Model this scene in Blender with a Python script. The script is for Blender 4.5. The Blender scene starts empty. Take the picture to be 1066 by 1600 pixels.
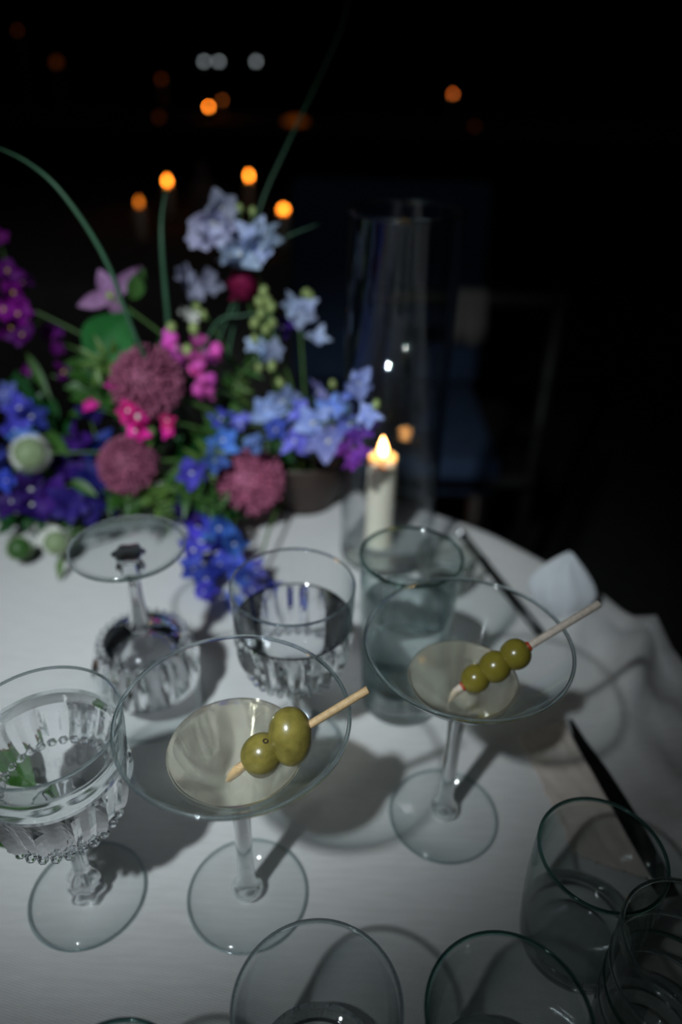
import bpy, bmesh, math, random
from mathutils import Vector, Matrix, Quaternion, noise

random.seed(11)
SC = bpy.context.scene
COL = SC.collection
PI = math.pi

# ------------------------------------------------------------------ camera
W, H, FPX = 1066.0, 1600.0, 1153.42
PITCH, ROLL, CH = 0.56160, 0.02220, 0.4335
F = Vector((0, math.cos(PITCH), -math.sin(PITCH)))
R0 = Vector((1, 0, 0)); U0 = R0.cross(F)
RT = math.cos(ROLL) * R0 + math.sin(ROLL) * U0
UP = -math.sin(ROLL) * R0 + math.cos(ROLL) * U0
CAM = Vector((0, 0, CH))
cd = bpy.data.cameras.new('camera'); cam = bpy.data.objects.new('camera', cd); COL.objects.link(cam)
cd.sensor_fit = 'VERTICAL'; cd.sensor_height = 36.0; cd.lens = FPX / H * 36.0
cd.clip_start = 0.01; cd.clip_end = 60
m3 = Matrix((RT, UP, -F)).transposed()
cam.matrix_world = Matrix.Translation(CAM) @ m3.to_4x4()
cd.dof.use_dof = True; cd.dof.focus_distance = 0.365; cd.dof.aperture_fstop = 2.9
SC.camera = cam

# ------------------------------------------------------------------ view, world
SC.view_settings.view_transform = 'Standard'
SC.view_settings.look = 'None'
SC.view_settings.exposure = 0.0
SC.view_settings.gamma = 1.0
SC.view_settings.use_curve_mapping = False
wd = bpy.data.worlds.new('night'); SC.world = wd; wd.use_nodes = True
wd.node_tree.nodes['Background'].inputs[0].default_value = (0.55, 0.75, 1.0, 1)
wd.node_tree.nodes['Background'].inputs[1].default_value = 0.0012
SC.cycles.max_bounces = 24; SC.cycles.transparent_max_bounces = 40
SC.cycles.transmission_bounces = 20; SC.cycles.glossy_bounces = 8
SC.cycles.sample_clamp_indirect = 60.0

# the photographer's flash: a narrow soft-edged beam from behind the left shoulder
sl = bpy.data.lights.new('flash_head', 'SPOT'); so = bpy.data.objects.new('flash_head', sl); COL.objects.link(so)
FLASH = Vector((-0.32, -0.20, 0.86)); AIM = Vector((-0.10, 0.64, 0.0))
so.location = FLASH
so.rotation_euler = (AIM - FLASH).to_track_quat('-Z', 'Y').to_euler()
sl.energy = 47.5; sl.color = (0.84, 0.945, 1.0); sl.shadow_soft_size = 0.02
sl.spot_size = math.radians(44.5); sl.spot_blend = 1.0
# the same flash head's weak wide spill around the beam
sp = bpy.data.lights.new('flash_spill', 'SPOT'); spo = bpy.data.objects.new('flash_spill', sp); COL.objects.link(spo)
spo.location = FLASH; spo.rotation_euler = so.rotation_euler
sp.energy = 3.2; sp.color = (0.88, 0.95, 1.0); sp.shadow_soft_size = 0.02
sp.spot_size = math.radians(100); sp.spot_blend = 0.6


# ------------------------------------------------------------------ pixel helpers (1066 x 1600 frame)
def ray(px, py):
    return F * FPX + RT * (px - W / 2) - UP * (py - H / 2)
def at(px, py, Y):
    d = ray(px, py); return CAM + d * (Y / d.y)
def gz(px, py, z=0.0):
    d = ray(px, py); return CAM + d * ((z - CH) / d.z)


# ------------------------------------------------------------------ materials
MATS = {}
def nt(name):
    m = bpy.data.materials.new(name); m.use_nodes = True; MATS[name] = m
    t = m.node_tree; t.nodes.clear()
    o = t.nodes.new('ShaderNodeOutputMaterial')
    return m, t, o
def plain(name, col, rough=0.6, var=0.0, scale=60.0, trans=0.0, spec=0.5, sheen=0.0, bump=0.0, bscale=200.0, metal=0.0, sss=0.0):
    m, t, o = nt(name)
    p = t.nodes.new('ShaderNodeBsdfPrincipled')
    p.inputs['Base Color'].default_value = (*col, 1); p.inputs['Roughness'].default_value = rough
    p.inputs['Specular IOR Level'].default_value = spec; p.inputs['Metallic'].default_value = metal
    if sss:
        p.inputs['Subsurface Weight'].default_value = sss; p.inputs['Subsurface Radius'].default_value = (0.004, 0.003, 0.002)
        p.inputs['Subsurface Scale'].default_value = 1.0
    tc = t.nodes.new('ShaderNodeTexCoord')
    if var:
        n = t.nodes.new('ShaderNodeTexNoise'); n.inputs['Scale'].default_value = scale; n.inputs['Detail'].default_value = 4
        t.links.new(tc.outputs['Object'], n.inputs['Vector'])
        r = t.nodes.new('ShaderNodeValToRGB')
        r.color_ramp.elements[0].position = 0.3; r.color_ramp.elements[1].position = 0.7
        r.color_ramp.elements[0].color = (*[c * (1 - var) for c in col], 1)
        r.color_ramp.elements[1].color = (*[min(1, c * (1 + var)) for c in col], 1)
        t.links.new(n.outputs['Fac'], r.inputs['Fac']); t.links.new(r.outputs['Color'], p.inputs['Base Color'])
    if bump:
        n2 = t.nodes.new('ShaderNodeTexNoise'); n2.inputs['Scale'].default_value = bscale
        t.links.new(tc.outputs['Object'], n2.inputs['Vector'])
        b = t.nodes.new('ShaderNodeBump'); b.inputs['Strength'].default_value = bump; b.inputs['Distance'].default_value = 0.001
        t.links.new(n2.outputs['Fac'], b.inputs['Height']); t.links.new(b.outputs['Normal'], p.inputs['Normal'])
    if trans:
        tr = t.nodes.new('ShaderNodeBsdfTranslucent'); tr.inputs['Color'].default_value = (*col, 1)
        mx = t.nodes.new('ShaderNodeMixShader'); mx.inputs[0].default_value = trans
        t.links.new(p.outputs[0], mx.inputs[1]); t.links.new(tr.outputs[0], mx.inputs[2]); t.links.new(mx.outputs[0], o.inputs[0])
    else:
        t.links.new(p.outputs[0], o.inputs[0])
    return m
def thin_glass(name, edge=(0.62, 0.72, 0.72), face=(0.985, 0.99, 0.99), streak=0.0, rough=0.04):
    """blown thin wall: straight-through transmission, Schlick reflection, longer path = darker at grazing angles"""
    m, t, o = nt(name)
    lw = t.nodes.new('ShaderNodeLayerWeight'); lw.inputs['Blend'].default_value = 0.5
    p5 = t.nodes.new('ShaderNodeMath'); p5.operation = 'POWER'; p5.inputs[1].default_value = 5
    t.links.new(lw.outputs['Facing'], p5.inputs[0])
    sc = t.nodes.new('ShaderNodeMath'); sc.operation = 'MULTIPLY_ADD'; sc.inputs[1].default_value = 0.9; sc.inputs[2].default_value = 0.035
    t.links.new(p5.outputs[0], sc.inputs[0])
    p3 = t.nodes.new('ShaderNodeMath'); p3.operation = 'POWER'; p3.inputs[1].default_value = 3
    t.links.new(lw.outputs['Facing'], p3.inputs[0])
    mc = t.nodes.new('ShaderNodeMix'); mc.data_type = 'RGBA'
    mc.inputs[6].default_value = (*face, 1); mc.inputs[7].default_value = (*edge, 1)
    t.links.new(p3.outputs[0], mc.inputs[0])
    tr = t.nodes.new('ShaderNodeBsdfTransparent'); t.links.new(mc.outputs[2], tr.inputs['Color'])
    gl = t.nodes.new('ShaderNodeBsdfGlossy'); gl.inputs['Roughness'].default_value = rough
    if streak:
        tc = t.nodes.new('ShaderNodeTexCoord')
        n = t.nodes.new('ShaderNodeTexNoise'); n.inputs['Scale'].default_value = 90
        t.links.new(tc.outputs['Object'], n.inputs['Vector'])
        b = t.nodes.new('ShaderNodeBump'); b.inputs['Strength'].default_value = streak; b.inputs['Distance'].default_value = 0.001
        t.links.new(n.outputs['Fac'], b.inputs['Height']); t.links.new(b.outputs['Normal'], gl.inputs['Normal'])
    mx = t.nodes.new('ShaderNodeMixShader')
    t.links.new(sc.outputs[0], mx.inputs[0]); t.links.new(tr.outputs[0], mx.inputs[1]); t.links.new(gl.outputs[0], mx.inputs[2])
    t.links.new(mx.outputs[0], o.inputs[0])
    return m
def solid_glass(name, col=(1, 1, 1), ior=1.5, clear=0.25, tint=None, rough=0.0, cloudy=0.0):
    m, t, o = nt(name)
    g = t.nodes.new('ShaderNodeBsdfGlass'); g.inputs['Color'].default_value = (*col, 1); g.inputs['IOR'].default_value = ior
    g.inputs['Roughness'].default_value = rough
    tr = t.nodes.new('ShaderNodeBsdfTransparent'); tr.inputs['Color'].default_value = (*(tint or col), 1)
    mx = t.nodes.new('ShaderNodeMixShader'); mx.inputs[0].default_value = clear
    t.links.new(g.outputs[0], mx.inputs[1]); t.links.new(tr.outputs[0], mx.inputs[2])
    last = mx
    if cloudy:      # a slightly cloudy liquid scatters part of the light
        df = t.nodes.new('ShaderNodeBsdfDiffuse'); df.inputs['Color'].default_value = (0.80, 0.77, 0.66, 1)
        tl = t.nodes.new('ShaderNodeBsdfTranslucent'); tl.inputs['Color'].default_value = (0.80, 0.77, 0.66, 1)
        m1 = t.nodes.new('ShaderNodeMixShader'); m1.inputs[0].default_value = 0.5
        t.links.new(df.outputs[0], m1.inputs[1]); t.links.new(tl.outputs[0], m1.inputs[2])
        m2 = t.nodes.new('ShaderNodeMixShader'); m2.inputs[0].default_value = cloudy
        t.links.new(mx.outputs[0], m2.inputs[1]); t.links.new(m1.outputs[0], m2.inputs[2]); last = m2
    t.links.new(last.outputs[0], o.inputs[0])
    return m
def flame_mat(name, core, edge, s_core, s_edge):
    m, t, o = nt(name)
    lw = t.nodes.new('ShaderNodeLayerWeight'); lw.inputs['Blend'].default_value = 0.5
    a = t.nodes.new('ShaderNodeEmission'); a.inputs[0].default_value = (*core, 1); a.inputs[1].default_value = s_core
    b = t.nodes.new('ShaderNodeEmission'); b.inputs[0].default_value = (*edge, 1); b.inputs[1].default_value = s_edge
    mx = t.nodes.new('ShaderNodeMixShader')
    t.links.new(lw.outputs['Facing'], mx.inputs[0]); t.links.new(a.outputs[0], mx.inputs[1]); t.links.new(b.outputs[0], mx.inputs[2])
    t.links.new(mx.outputs[0], o.inputs[0])
    return m
def emit(name, col, s):
    m, t, o = nt(name)
    a = t.nodes.new('ShaderNodeEmission'); a.inputs[0].default_value = (*col, 1); a.inputs[1].default_value = s
    t.links.new(a.outputs[0], o.inputs[0]); return m
def linen(name, col, var=0.06, thread=1500.0):
    m, t, o = nt(name)
    p = t.nodes.new('ShaderNodeBsdfPrincipled'); p.inputs['Roughness'].default_value = 0.95
    p.inputs['Specular IOR Level'].default_value = 0.1
    tc = t.nodes.new('ShaderNodeTexCoord')
    def wave(rot):
        mp = t.nodes.new('ShaderNodeMapping'); mp.inputs['Rotation'].default_value = (0, 0, rot)
        t.links.new(tc.outputs['Object'], mp.inputs['Vector'])
        w = t.nodes.new('ShaderNodeTexWave'); w.inputs['Scale'].default_value = thread / 6.28
        w.inputs['Distortion'].default_value = 1.5; w.inputs['Detail'].default_value = 2
        t.links.new(mp.outputs[0], w.inputs['Vector']); return w
    w1, w2 = wave(0.25), wave(0.25 + PI / 2)
    ad = t.nodes.new('ShaderNodeMath'); ad.operation = 'ADD'
    t.links.new(w1.outputs['Fac'], ad.inputs[0]); t.links.new(w2.outputs['Fac'], ad.inputs[1])
    mp = t.nodes.new('ShaderNodeMapping'); mp.inputs['Rotation'].default_value = (0, 0, 0.2); mp.inputs['Scale'].default_value = (40, 300, 60)
    t.links.new(tc.outputs['Object'], mp.inputs['Vector'])
    sl_ = t.nodes.new('ShaderNodeTexNoise'); sl_.inputs['Scale'].default_value = 1.0; sl_.inputs['Detail'].default_value = 3
    t.links.new(mp.outputs[0], sl_.inputs['Vector'])
    r = t.nodes.new('ShaderNodeValToRGB')
    r.color_ramp.elements[0].position = 0.25; r.color_ramp.elements[1].position = 0.75
    r.color_ramp.elements[0].color = (*[c * (1 - var) for c in col], 1)
    r.color_ramp.elements[1].color = (*[min(1, c * (1 + var)) for c in col], 1)
    t.links.new(sl_.outputs['Fac'], r.inputs['Fac'])
    t.links.new(r.outputs['Color'], p.inputs['Base Color'])
    b = t.nodes.new('ShaderNodeBump'); b.inputs['Strength'].default_value = 0.25; b.inputs['Distance'].default_value = 0.0004
    t.links.new(ad.outputs[0], b.inputs['Height']); t.links.new(b.outputs['Normal'], p.inputs['Normal'])
    t.links.new(p.outputs[0], o.inputs[0]); return m

M_CLOTH = linen('white_linen', (0.60, 0.59, 0.58))
M_NAPKIN = linen('beige_linen', (0.60, 0.52, 0.465), 0.05)
M_WHITE = plain('white_paper_cloth', (0.72, 0.75, 0.78), 0.8, 0.05, 80, trans=0.25)
M_THIN = thin_glass('thin_clear_glass', streak=0.03)
M_THING = thin_glass('thin_green_glass', edge=(0.45, 0.60, 0.57), face=(0.978, 0.988, 0.986), streak=0.03)
M_THIND = thin_glass('thin_smoky_glass', edge=(0.40, 0.45, 0.42), face=(0.86, 0.875, 0.86), streak=0.06)
M_VASE = thin_glass('vase_glass', edge=(0.7, 0.76, 0.8), face=(0.99, 0.99, 0.99), rough=0.0)
M_SOLID = solid_glass('solid_clear_glass', (0.97, 0.99, 0.99), 1.5, 0.12, rough=0.03)
M_CUT = solid_glass('cut_crystal', (0.98, 0.99, 1.0), 1.52, 0.06, rough=0.025)
M_RIMG = solid_glass('green_edge_glass', (0.50, 0.68, 0.64), 1.5, 0.1, rough=0.05)
M_RIM = solid_glass('clear_edge_glass', (0.93, 0.97, 0.975), 1.5, 0.1, rough=0.025)
M_MARTINI = solid_glass('martini_liquid', (0.985, 0.965, 0.88), 1.33, 0.25, (0.95, 0.93, 0.84), 0.01, 0.14)
M_WATER = solid_glass('water', (0.98, 0.99, 0.99), 1.33, 0.12)
M_WATG = solid_glass('water_against_glass', (1, 1, 1), 1.333 / 1.52, 0.06)
M_WATER2 = solid_glass('water_teal', (0.95, 0.985, 0.99), 1.33, 0.25)
M_OLIVE = plain('green_olive', (0.25, 0.205, 0.045), 0.28, 0.30, 150, spec=0.6, sss=0.15, bump=0.05, bscale=400)
M_PIT = plain('olive_hole', (0.05, 0.035, 0.01), 0.7)
M_PIM = plain('red_pimento', (0.45, 0.05, 0.015), 0.35)
M_PICK = plain('bamboo', (0.60, 0.40, 0.20), 0.6, 0.18, 400)
M_PICK2 = plain('pale_wood', (0.62, 0.52, 0.43), 0.7, 0.15, 400)
M_WAX = plain('ivory_wax', (0.80, 0.76, 0.62), 0.45, sss=0.4)
M_WICK = plain('charred_wick', (0.01, 0.008, 0.006), 0.9)
M_FLAME = flame_mat('candle_flame', (1.0, 0.50, 0.16), (1.0, 0.22, 0.015), 26.0, 4.0)
M_BROWN = plain('brown_ceramic', (0.034, 0.020, 0.015), 0.55, 0.2, 30)
M_AMBER = plain('brown_glaze', (0.12, 0.06, 0.03), 0.2, 0.3, 60)
M_BLACK = plain('black_plastic', (0.006, 0.006, 0.006), 0.35)
M_STEEL = plain('polished_steel', (0.85, 0.86, 0.88), 0.3, metal=1.0)
M_NAVY = plain('navy_fabric', (0.020, 0.040, 0.085), 0.9, 0.2, 40)
M_FLOOR = plain('dark_floor', (0.010, 0.009, 0.008), 0.8, 0.3, 6)
M_WALL = plain('dark_wall', (0.008, 0.008, 0.009), 0.95, 0.2, 3)
M_WOOD = plain('dark_wood', (0.05, 0.03, 0.02), 0.5, 0.3, 30)
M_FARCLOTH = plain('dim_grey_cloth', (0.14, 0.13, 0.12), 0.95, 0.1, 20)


# ------------------------------------------------------------------ object helpers
def mesh_from(name, v, f, smooth=True):
    me = bpy.data.meshes.new(name); me.from_pydata(v, [], f); me.update()
    if smooth:
        me.polygons.foreach_set('use_smooth', [True] * len(me.polygons))
    return me
def obj(name, me, mat=None, parent=None, loc=(0, 0, 0), rot=None, scale=None):
    if isinstance(me, tuple):
        me = mesh_from(name, *me)
    if mat and not me.materials:
        me.materials.append(mat)
    o = bpy.data.objects.new(name, me); COL.objects.link(o)
    o.parent = parent; o.location = loc
    if rot is not None:
        if isinstance(rot, Quaternion):
            o.rotation_mode = 'QUATERNION'; o.rotation_quaternion = rot
        else:
            o.rotation_euler = rot
    if scale is not None:
        o.scale = (scale,) * 3 if isinstance(scale, (int, float)) else scale
    return o
def tag(o, label, cat, group=None, kind=None):
    o['label'] = label; o['category'] = cat
    if group: o['group'] = group
    if kind: o['kind'] = kind
    return o
def thing(name, label, cat, loc=(0, 0, 0), group=None, rot=None):
    o = bpy.data.objects.new(name, None); COL.objects.link(o); o.empty_display_size = 0.02
    o.location = loc
    if rot is not None: o.rotation_euler = rot
    return tag(o, label, cat, group)
def struct(name, me, mat):
    o = obj(name, me, mat); o['kind'] = 'structure'; return o
def lathe(prof, seg=64, closed=False, rmod=None):
    """prof = [(r, z)], closed joins last to first; rmod(angle, index) multiplies the radius"""
    v, f = [], []
    n = len(prof); idx = []
    for i, (r, z) in enumerate(prof):
        if r < 1e-6:
            v.append((0, 0, z)); idx.append([len(v) - 1] * seg)
        else:
            row = []
            for k in range(seg):
                a = 2 * PI * k / seg; q = r * (rmod(a, i) if rmod else 1)
                v.append((q * math.cos(a), q * math.sin(a), z)); row.append(len(v) - 1)
            idx.append(row)
    for i in range(n if closed else n - 1):
        a, b = idx[i], idx[(i + 1) % n]
        for k in range(seg):
            k2 = (k + 1) % seg
            q = [a[k], a[k2], b[k2], b[k]]
            q = [x for j, x in enumerate(q) if x not in q[:j]]
            if len(q) > 2: f.append(q)
    return v, f
def torus(R, r, z=0, seg=96, n=10, rz=None):
    return lathe([(R + r * math.cos(2 * PI * k / n), z + (rz or r) * math.sin(2 * PI * k / n)) for k in range(n)], seg, True)
def tube(pts, rad, n=8, cap=True):
    pts = [Vector(p) for p in pts]; v, f = [], []
    m = len(pts); rr = rad if isinstance(rad, (list, tuple)) else [rad] * m
    t0 = (pts[1] - pts[0]).normalized(); nrm = t0.orthogonal().normalized()
    for i, p in enumerate(pts):
        t = (pts[min(i + 1, m - 1)] - pts[max(i - 1, 0)]).normalized()
        nrm = (nrm - t * nrm.dot(t)).normalized(); b = t.cross(nrm)
        for k in range(n):
            a = 2 * PI * k / n
            v.append(tuple(p + (nrm * math.cos(a) + b * math.sin(a)) * rr[i]))
    for i in range(m - 1):
        for k in range(n):
            k2 = (k + 1) % n
            f.append((i * n + k, i * n + k2, (i + 1) * n + k2, (i + 1) * n + k))
    if cap:
        f.append(tuple(range(n - 1, -1, -1))); f.append(tuple((m - 1) * n + k for k in range(n)))
    return v, f
def bez(p0, p1, p2, n=12):
    p0, p1, p2 = Vector(p0), Vector(p1), Vector(p2)
    return [(1 - t) ** 2 * p0 + 2 * t * (1 - t) * p1 + t * t * p2 for t in [i / (n - 1) for i in range(n)]]
def ball(rx, ry, rz, seg=24, rings=14, c=(0, 0, 0)):
    v, f = lathe([(math.sin(PI * i / rings), -math.cos(PI * i / rings)) for i in range(rings + 1)], seg)
    return [(c[0] + x * rx, c[1] + y * ry, c[2] + z * rz) for x, y, z in v], f
def box(cx, cy, cz, sx, sy, sz):
    v = [(cx + a * sx / 2, cy + b * sy / 2, cz + c * sz / 2) for a in (-1, 1) for b in (-1, 1) for c in (-1, 1)]
    return v, [(0, 1, 3, 2), (4, 6, 7, 5), (0, 4, 5, 1), (2, 3, 7, 6), (0, 2, 6, 4), (1, 5, 7, 3)]
def merge(*parts):
    v, f = [], []
    for a, b in parts:
        o = len(v); v += [tuple(x) for x in a]; f += [tuple(i + o for i in q) for q in b]
    return v, f
def xf(part, M):
    return [tuple(M @ Vector(p)) for p in part[0]], part[1]
def smoothprof(pts, n=5):
    """Catmull-Rom through (r, z) points"""
    out = []
    P = [pts[0]] + list(pts) + [pts[-1]]
    for i in range(1, len(P) - 2):
        for k in range(n):
            t = k / n; q = []
            for d in (0, 1):
                a, b, c, e = P[i - 1][d], P[i][d], P[i + 1][d], P[i + 2][d]
                q.append(0.5 * (2 * b + (c - a) * t + (2 * a - 5 * b + 4 * c - e) * t * t + (3 * b - a - 3 * c + e) * t ** 3))
            out.append((max(q[0], 0), q[1]))
    out.append(pts[-1]); return out


# ------------------------------------------------------------------ setting
FZ = -0.76
struct('floor', box(0, 3.5, FZ - 0.02, 14, 14, 0.04), M_FLOOR)
struct('wall_back', box(0, 10.0, 1.2, 14, 0.1, 4.0), M_WALL)

# round table under the cloth
TC = Vector((-0.145, 0.305, 0)); TR = 0.455
tb = thing('cocktail_table', 'round table hidden under the white linen cloth', 'table', (TC.x, TC.y, FZ))
obj('tabletop', lathe([(0, -0.03), (TR - 0.006, -0.03), (TR - 0.006, -0.003), (0, -0.003)], 64), M_WOOD, tb, (0, 0, -FZ))
obj('column', lathe([(0.0, 0.02), (0.04, 0.02), (0.03, 0.1), (0.03, -FZ - 0.03), (0, -FZ - 0.03)], 32), M_WOOD, tb)
obj('foot', lathe([(0, 0), (0.24, 0), (0.23, 0.02), (0.04, 0.035), (0, 0.035)], 40), M_WOOD, tb)

def cloth_bumps(x, y):
    z = 0.0006 * noise.noise(Vector((x * 9, y * 9, 0)))
    def ridge(ax, ay, bx, by, w, h):
        d = Vector((bx - ax, by - ay)); L = d.length; d /= L
        s = (x - ax) * d.x + (y - ay) * d.y; t = -(x - ax) * d.y + (y - ay) * d.x
        k = math.exp(-(t / w) ** 2); e = 1 / (1 + math.exp(-(s) / 0.012)) / (1 + math.exp((s - L) / 0.012))
        return h * k * e
    z += ridge(0.215, 0.40, 0.275, 0.50, 0.013, 0.030)
    z += ridge(0.235, 0.30, 0.33, 0.37, 0.012, 0.026)
    z += ridge(0.19, 0.455, 0.23, 0.56, 0.010, 0.014)
    k = max(0, min(1, (x - 0.205) / 0.04)); k = k * k * (3 - 2 * k) * max(0, min(1, (y - 0.2) / 0.08))
    z += 0.013 * k * (0.75 - abs(noise.noise(Vector((x * 26 + y * 9, y * 11 - x * 5, 3.3)))) * 2)
    z += ridge(0.225, 0.23, 0.33, 0.25, 0.014, 0.014)
    return max(z, -0.0008)
def tablecloth():
    NA, v, f, rows = 240, [], [], []
    radii = [0.03 * i for i in range(1, 9)] + [0.24 + 0.0108 * i for i in range(1, 21)]
    v.append((TC.x, TC.y, 0))
    for r in radii:
        row = []
        for k in range(NA):
            a = 2 * PI * k / NA; x, y = TC.x + r * math.cos(a), TC.y + r * math.sin(a)
            row.append(len(v)); v.append((x, y, cloth_bumps(x, y)))
        rows.append(row)
    for j in range(1, 25):
        row = []
        s = j / 24
        for k in range(NA):
            a = 2 * PI * k / NA
            fold = math.sin(17 * a + 0.8 * math.sin(3 * a)) * 0.5 + 0.35 * math.sin(29 * a + 1.3)
            if j <= 6:
                t = j / 6 * PI / 2
                r = TR + 0.014 * math.sin(t) + 0.006 * fold * (j / 6); z = -0.014 * (1 - math.cos(t))
            else:
                q = (j - 6) / 18
                r = TR + 0.014 + (0.006 + 0.045 * q ** 0.7) * fold + 0.06 * q; z = -0.014 - 0.70 * q
            x, y = TC.x + r * math.cos(a), TC.y + r * math.sin(a)
            b = cloth_bumps(x, y) * max(0, 1 - s * 4)
            row.append(len(v)); v.append((x, y, z + b))
        rows.append(row)
    for k in range(NA):
        f.append((0, rows[0][k], rows[0][(k + 1) % NA]))
    for a, b in zip(rows, rows[1:]):
        for k in range(NA):
            k2 = (k + 1) % NA; f.append((a[k], b[k], b[k2], a[k2]))
    return v, f
tag(obj('tablecloth', tablecloth(), M_CLOTH), 'white linen tablecloth spread over the round table and hanging in folds', 'tablecloth')

# frayed beige napkin whose right side lifts off the cloth
def napkin():
    NU, NV, v, f = 28, 44, [], []
    for j in range(NV + 1):
        s = j / NV
        yl = 0.284 + (0.378 - 0.284) * s; xl = 0.1535 - 0.018 * s
        xr = 0.1945 - 0.0225 * s ** 0.9; yr = 0.263 + 0.128 * s
        fr = 0.0022 * noise.noise(Vector((s * 23, 3.1, 0))) + 0.0012 * noise.noise(Vector((s * 70, 7.7, 0)))
        for i in range(NU + 1):
            u = i / NU
            x = xl + (xr - xl) * u + fr * (1 - u) ** 3; y = yl + (yr - yl) * u
            lip = 0.002 + 0.005 * math.sin(PI * min(1, (1 - s) * 0.62 + 0.0))
            y += 0.0025 * noise.noise(Vector((u * 20, s * 2, 5))) * (1 if j in (0, NV) else 0)
            z = 0.0018 + lip * u ** 2.0 + 0.0008 * noise.noise(Vector((u * 6, s * 6, 2)))
            v.append((x, y, z))
    n = NU + 1
    for j in range(NV):
        for i in range(NU):
            f.append((j * n + i, j * n + i + 1, (j + 1) * n + i + 1, (j + 1) * n + i))
    return v, f
nk = tag(obj('napkin', napkin(), M_NAPKIN), 'beige linen napkin with a frayed edge lying beside the empty tumbler on the right', 'napkin')
so_ = nk.modifiers.new('thick', 'SOLIDIFY'); so_.thickness = 0.0009; so_.offset = 1


# black tapering strip added in place of the dark gap beside the napkin
RL = [(889, 1126), (900, 1160), (920, 1200), (945, 1252), (978, 1312), (1012, 1366), (1040, 1405)]
RR = [(893, 1125), (913, 1158), (943, 1200), (974, 1250), (1006, 1302), (1036, 1356), (1056, 1400)]
def gap_strip():
    v, f = [], []
    for j, (a, b) in enumerate(zip(RL, RR)):
        ex = j / 3.0 if j < 3 else 1
        for q, dz in ((a, 0), (b, 0), (b, .0012), (a, .0012)):
            p = gz(q[0] + ex * (-8 if q is a else 4), q[1], .003 if True else 0); v.append((p.x, p.y, .0032 + dz))
    for i in range(len(RL) - 1):
        for k in range(4):
            k2 = (k + 1) % 4; f.append((i * 4 + k, i * 4 + k2, i * 4 + 4 + k2, i * 4 + 4 + k))
    n = len(RL) * 4 - 4
    return v, f + [(3, 2, 1, 0), (n, n + 1, n + 2, n + 3)]
tag(obj('gap_strip', mesh_from('gap_strip', *gap_strip(), False), M_BLACK), 'black tapering strip added for the dark gap along the right side of the beige napkin', 'gap_strip')


# ------------------------------------------------------------------ martini glasses
M_OUT = [(0.0582, 0.1538), (0.0520, 0.1455), (0.0450, 0.1372), (0.0370, 0.1285), (0.0290, 0.1200), (0.0205, 0.1118), (0.0125, 0.1052), (0.0065, 0.1000), (0.0052, 0.0955)]
def martini_glass(label, x, y, rz):
    t = thing('martini_glass', label, 'glass', (x, y, 0), 'stemmed cocktail glasses', (0, 0, rz))
    outp = smoothprof(M_OUT[:-1], 4)
    inn = [(max(r - 0.0013, 0), z + 0.0008) for r, z in outp if r > 0.008][:-1] + [(0.004, 0.1062), (0, 0.1055)]
    obj('bowl', lathe([(0, 0.0992)] + outp[::-1][1:] + inn, 96), M_THIN, t)
    obj('rim', torus(0.0575, 0.00105, 0.1540, 160, 12), M_RIM, t)
    obj('stem', lathe(smoothprof([(0, 0.1015), (0.0058, 0.1010), (0.0056, 0.094), (0.0049, 0.075), (0.0047, 0.045), (0.0049, 0.022), (0.0062, 0.014), (0.0083, 0.0105), (0.0090, 0.0080), (0.0078, 0.0052), (0, 0.0050)], 4), 32), M_SOLID, t)
    foot = [(0, 0.0049), (0.010, 0.0044), (0.020, 0.0030), (0.030, 0.0021), (0.0352, 0.0017)]
    obj('foot', lathe(foot + [(0.0352, 0.0007), (0, 0.0007)], 96), M_THIN, t)
    obj('foot_rim', torus(0.0354, 0.0009, 0.0013, 128, 8), M_RIM, t)
    return t
G1 = (-0.051, 0.2538); G2 = (0.0727, 0.3111)
martini_glass('large martini glass in front with two olives on a pick', G1[0], G1[1], 0.4)
martini_glass('martini glass farther back with three olives on a pick', G2[0], G2[1], 1.2)
def martini_drink(label, x, y, zl):
    pr = [(r, z) for r, z in smoothprof(M_OUT[:-1], 4) if r > 0.006]
    pts = [(r - 0.0018, z + 0.0006) for r, z in pr if z < zl - 0.001]
    rl = pts[0][0] + (zl - pts[0][1]) * 0.95
    prof = [(0, zl), (rl * 0.5, zl), (rl - 0.0022, zl), (rl - 0.0008, zl + 0.0003), (rl, zl + 0.0010)] + pts + [(0.0028, 0.1068), (0, 0.1066)]
    return tag(obj('cocktail', lathe(prof, 96), M_MARTINI, None, (x, y, 0)), label, 'drink', 'martinis in the stemmed glasses')
martini_drink('pale straw martini filling the bottom of the front glass', G1[0], G1[1], 0.1288)
martini_drink('pale martini in the glass with three olives', G2[0], G2[1], 0.1255)

def olive(label, c, axis, rad, length, mat=M_OLIVE, hole=None, pim=False, group=None):
    t = thing('olive', label, 'olive', c, group)
    t.rotation_mode = 'QUATERNION'; t.rotation_quaternion = Vector(axis).to_track_quat('Z', 'Y')
    prof = [(rad * math.sin(PI * i / 18) ** 0.92 * (1 - 0.05 * math.cos(PI * i / 18)), -length * math.cos(PI * i / 18)) for i in range(19)]
    prof[0] = (0, -length); prof[-1] = (0, length)
    obj('flesh', lathe(prof, 32), mat, t)
    if hole:
        h = Vector(hole).normalized(); p = Vector((h.x * rad, h.y * rad, h.z * length)) * 0.985
        obj('hole', torus(rad * 0.11, rad * 0.06, 0, 14, 8), M_PIT, t, p, h.to_track_quat('Z', 'Y'))
    if pim:
        obj('pimento', ball(rad * 0.36, rad * 0.36, rad * 0.22, 14, 8), M_PIM, t, (0, 0, -length * 0.97))
        obj('pimento', ball(rad * 0.36, rad * 0.36, rad * 0.22, 14, 8), M_PIM, t, (0, 0, length * 0.97))
    return t
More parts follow.
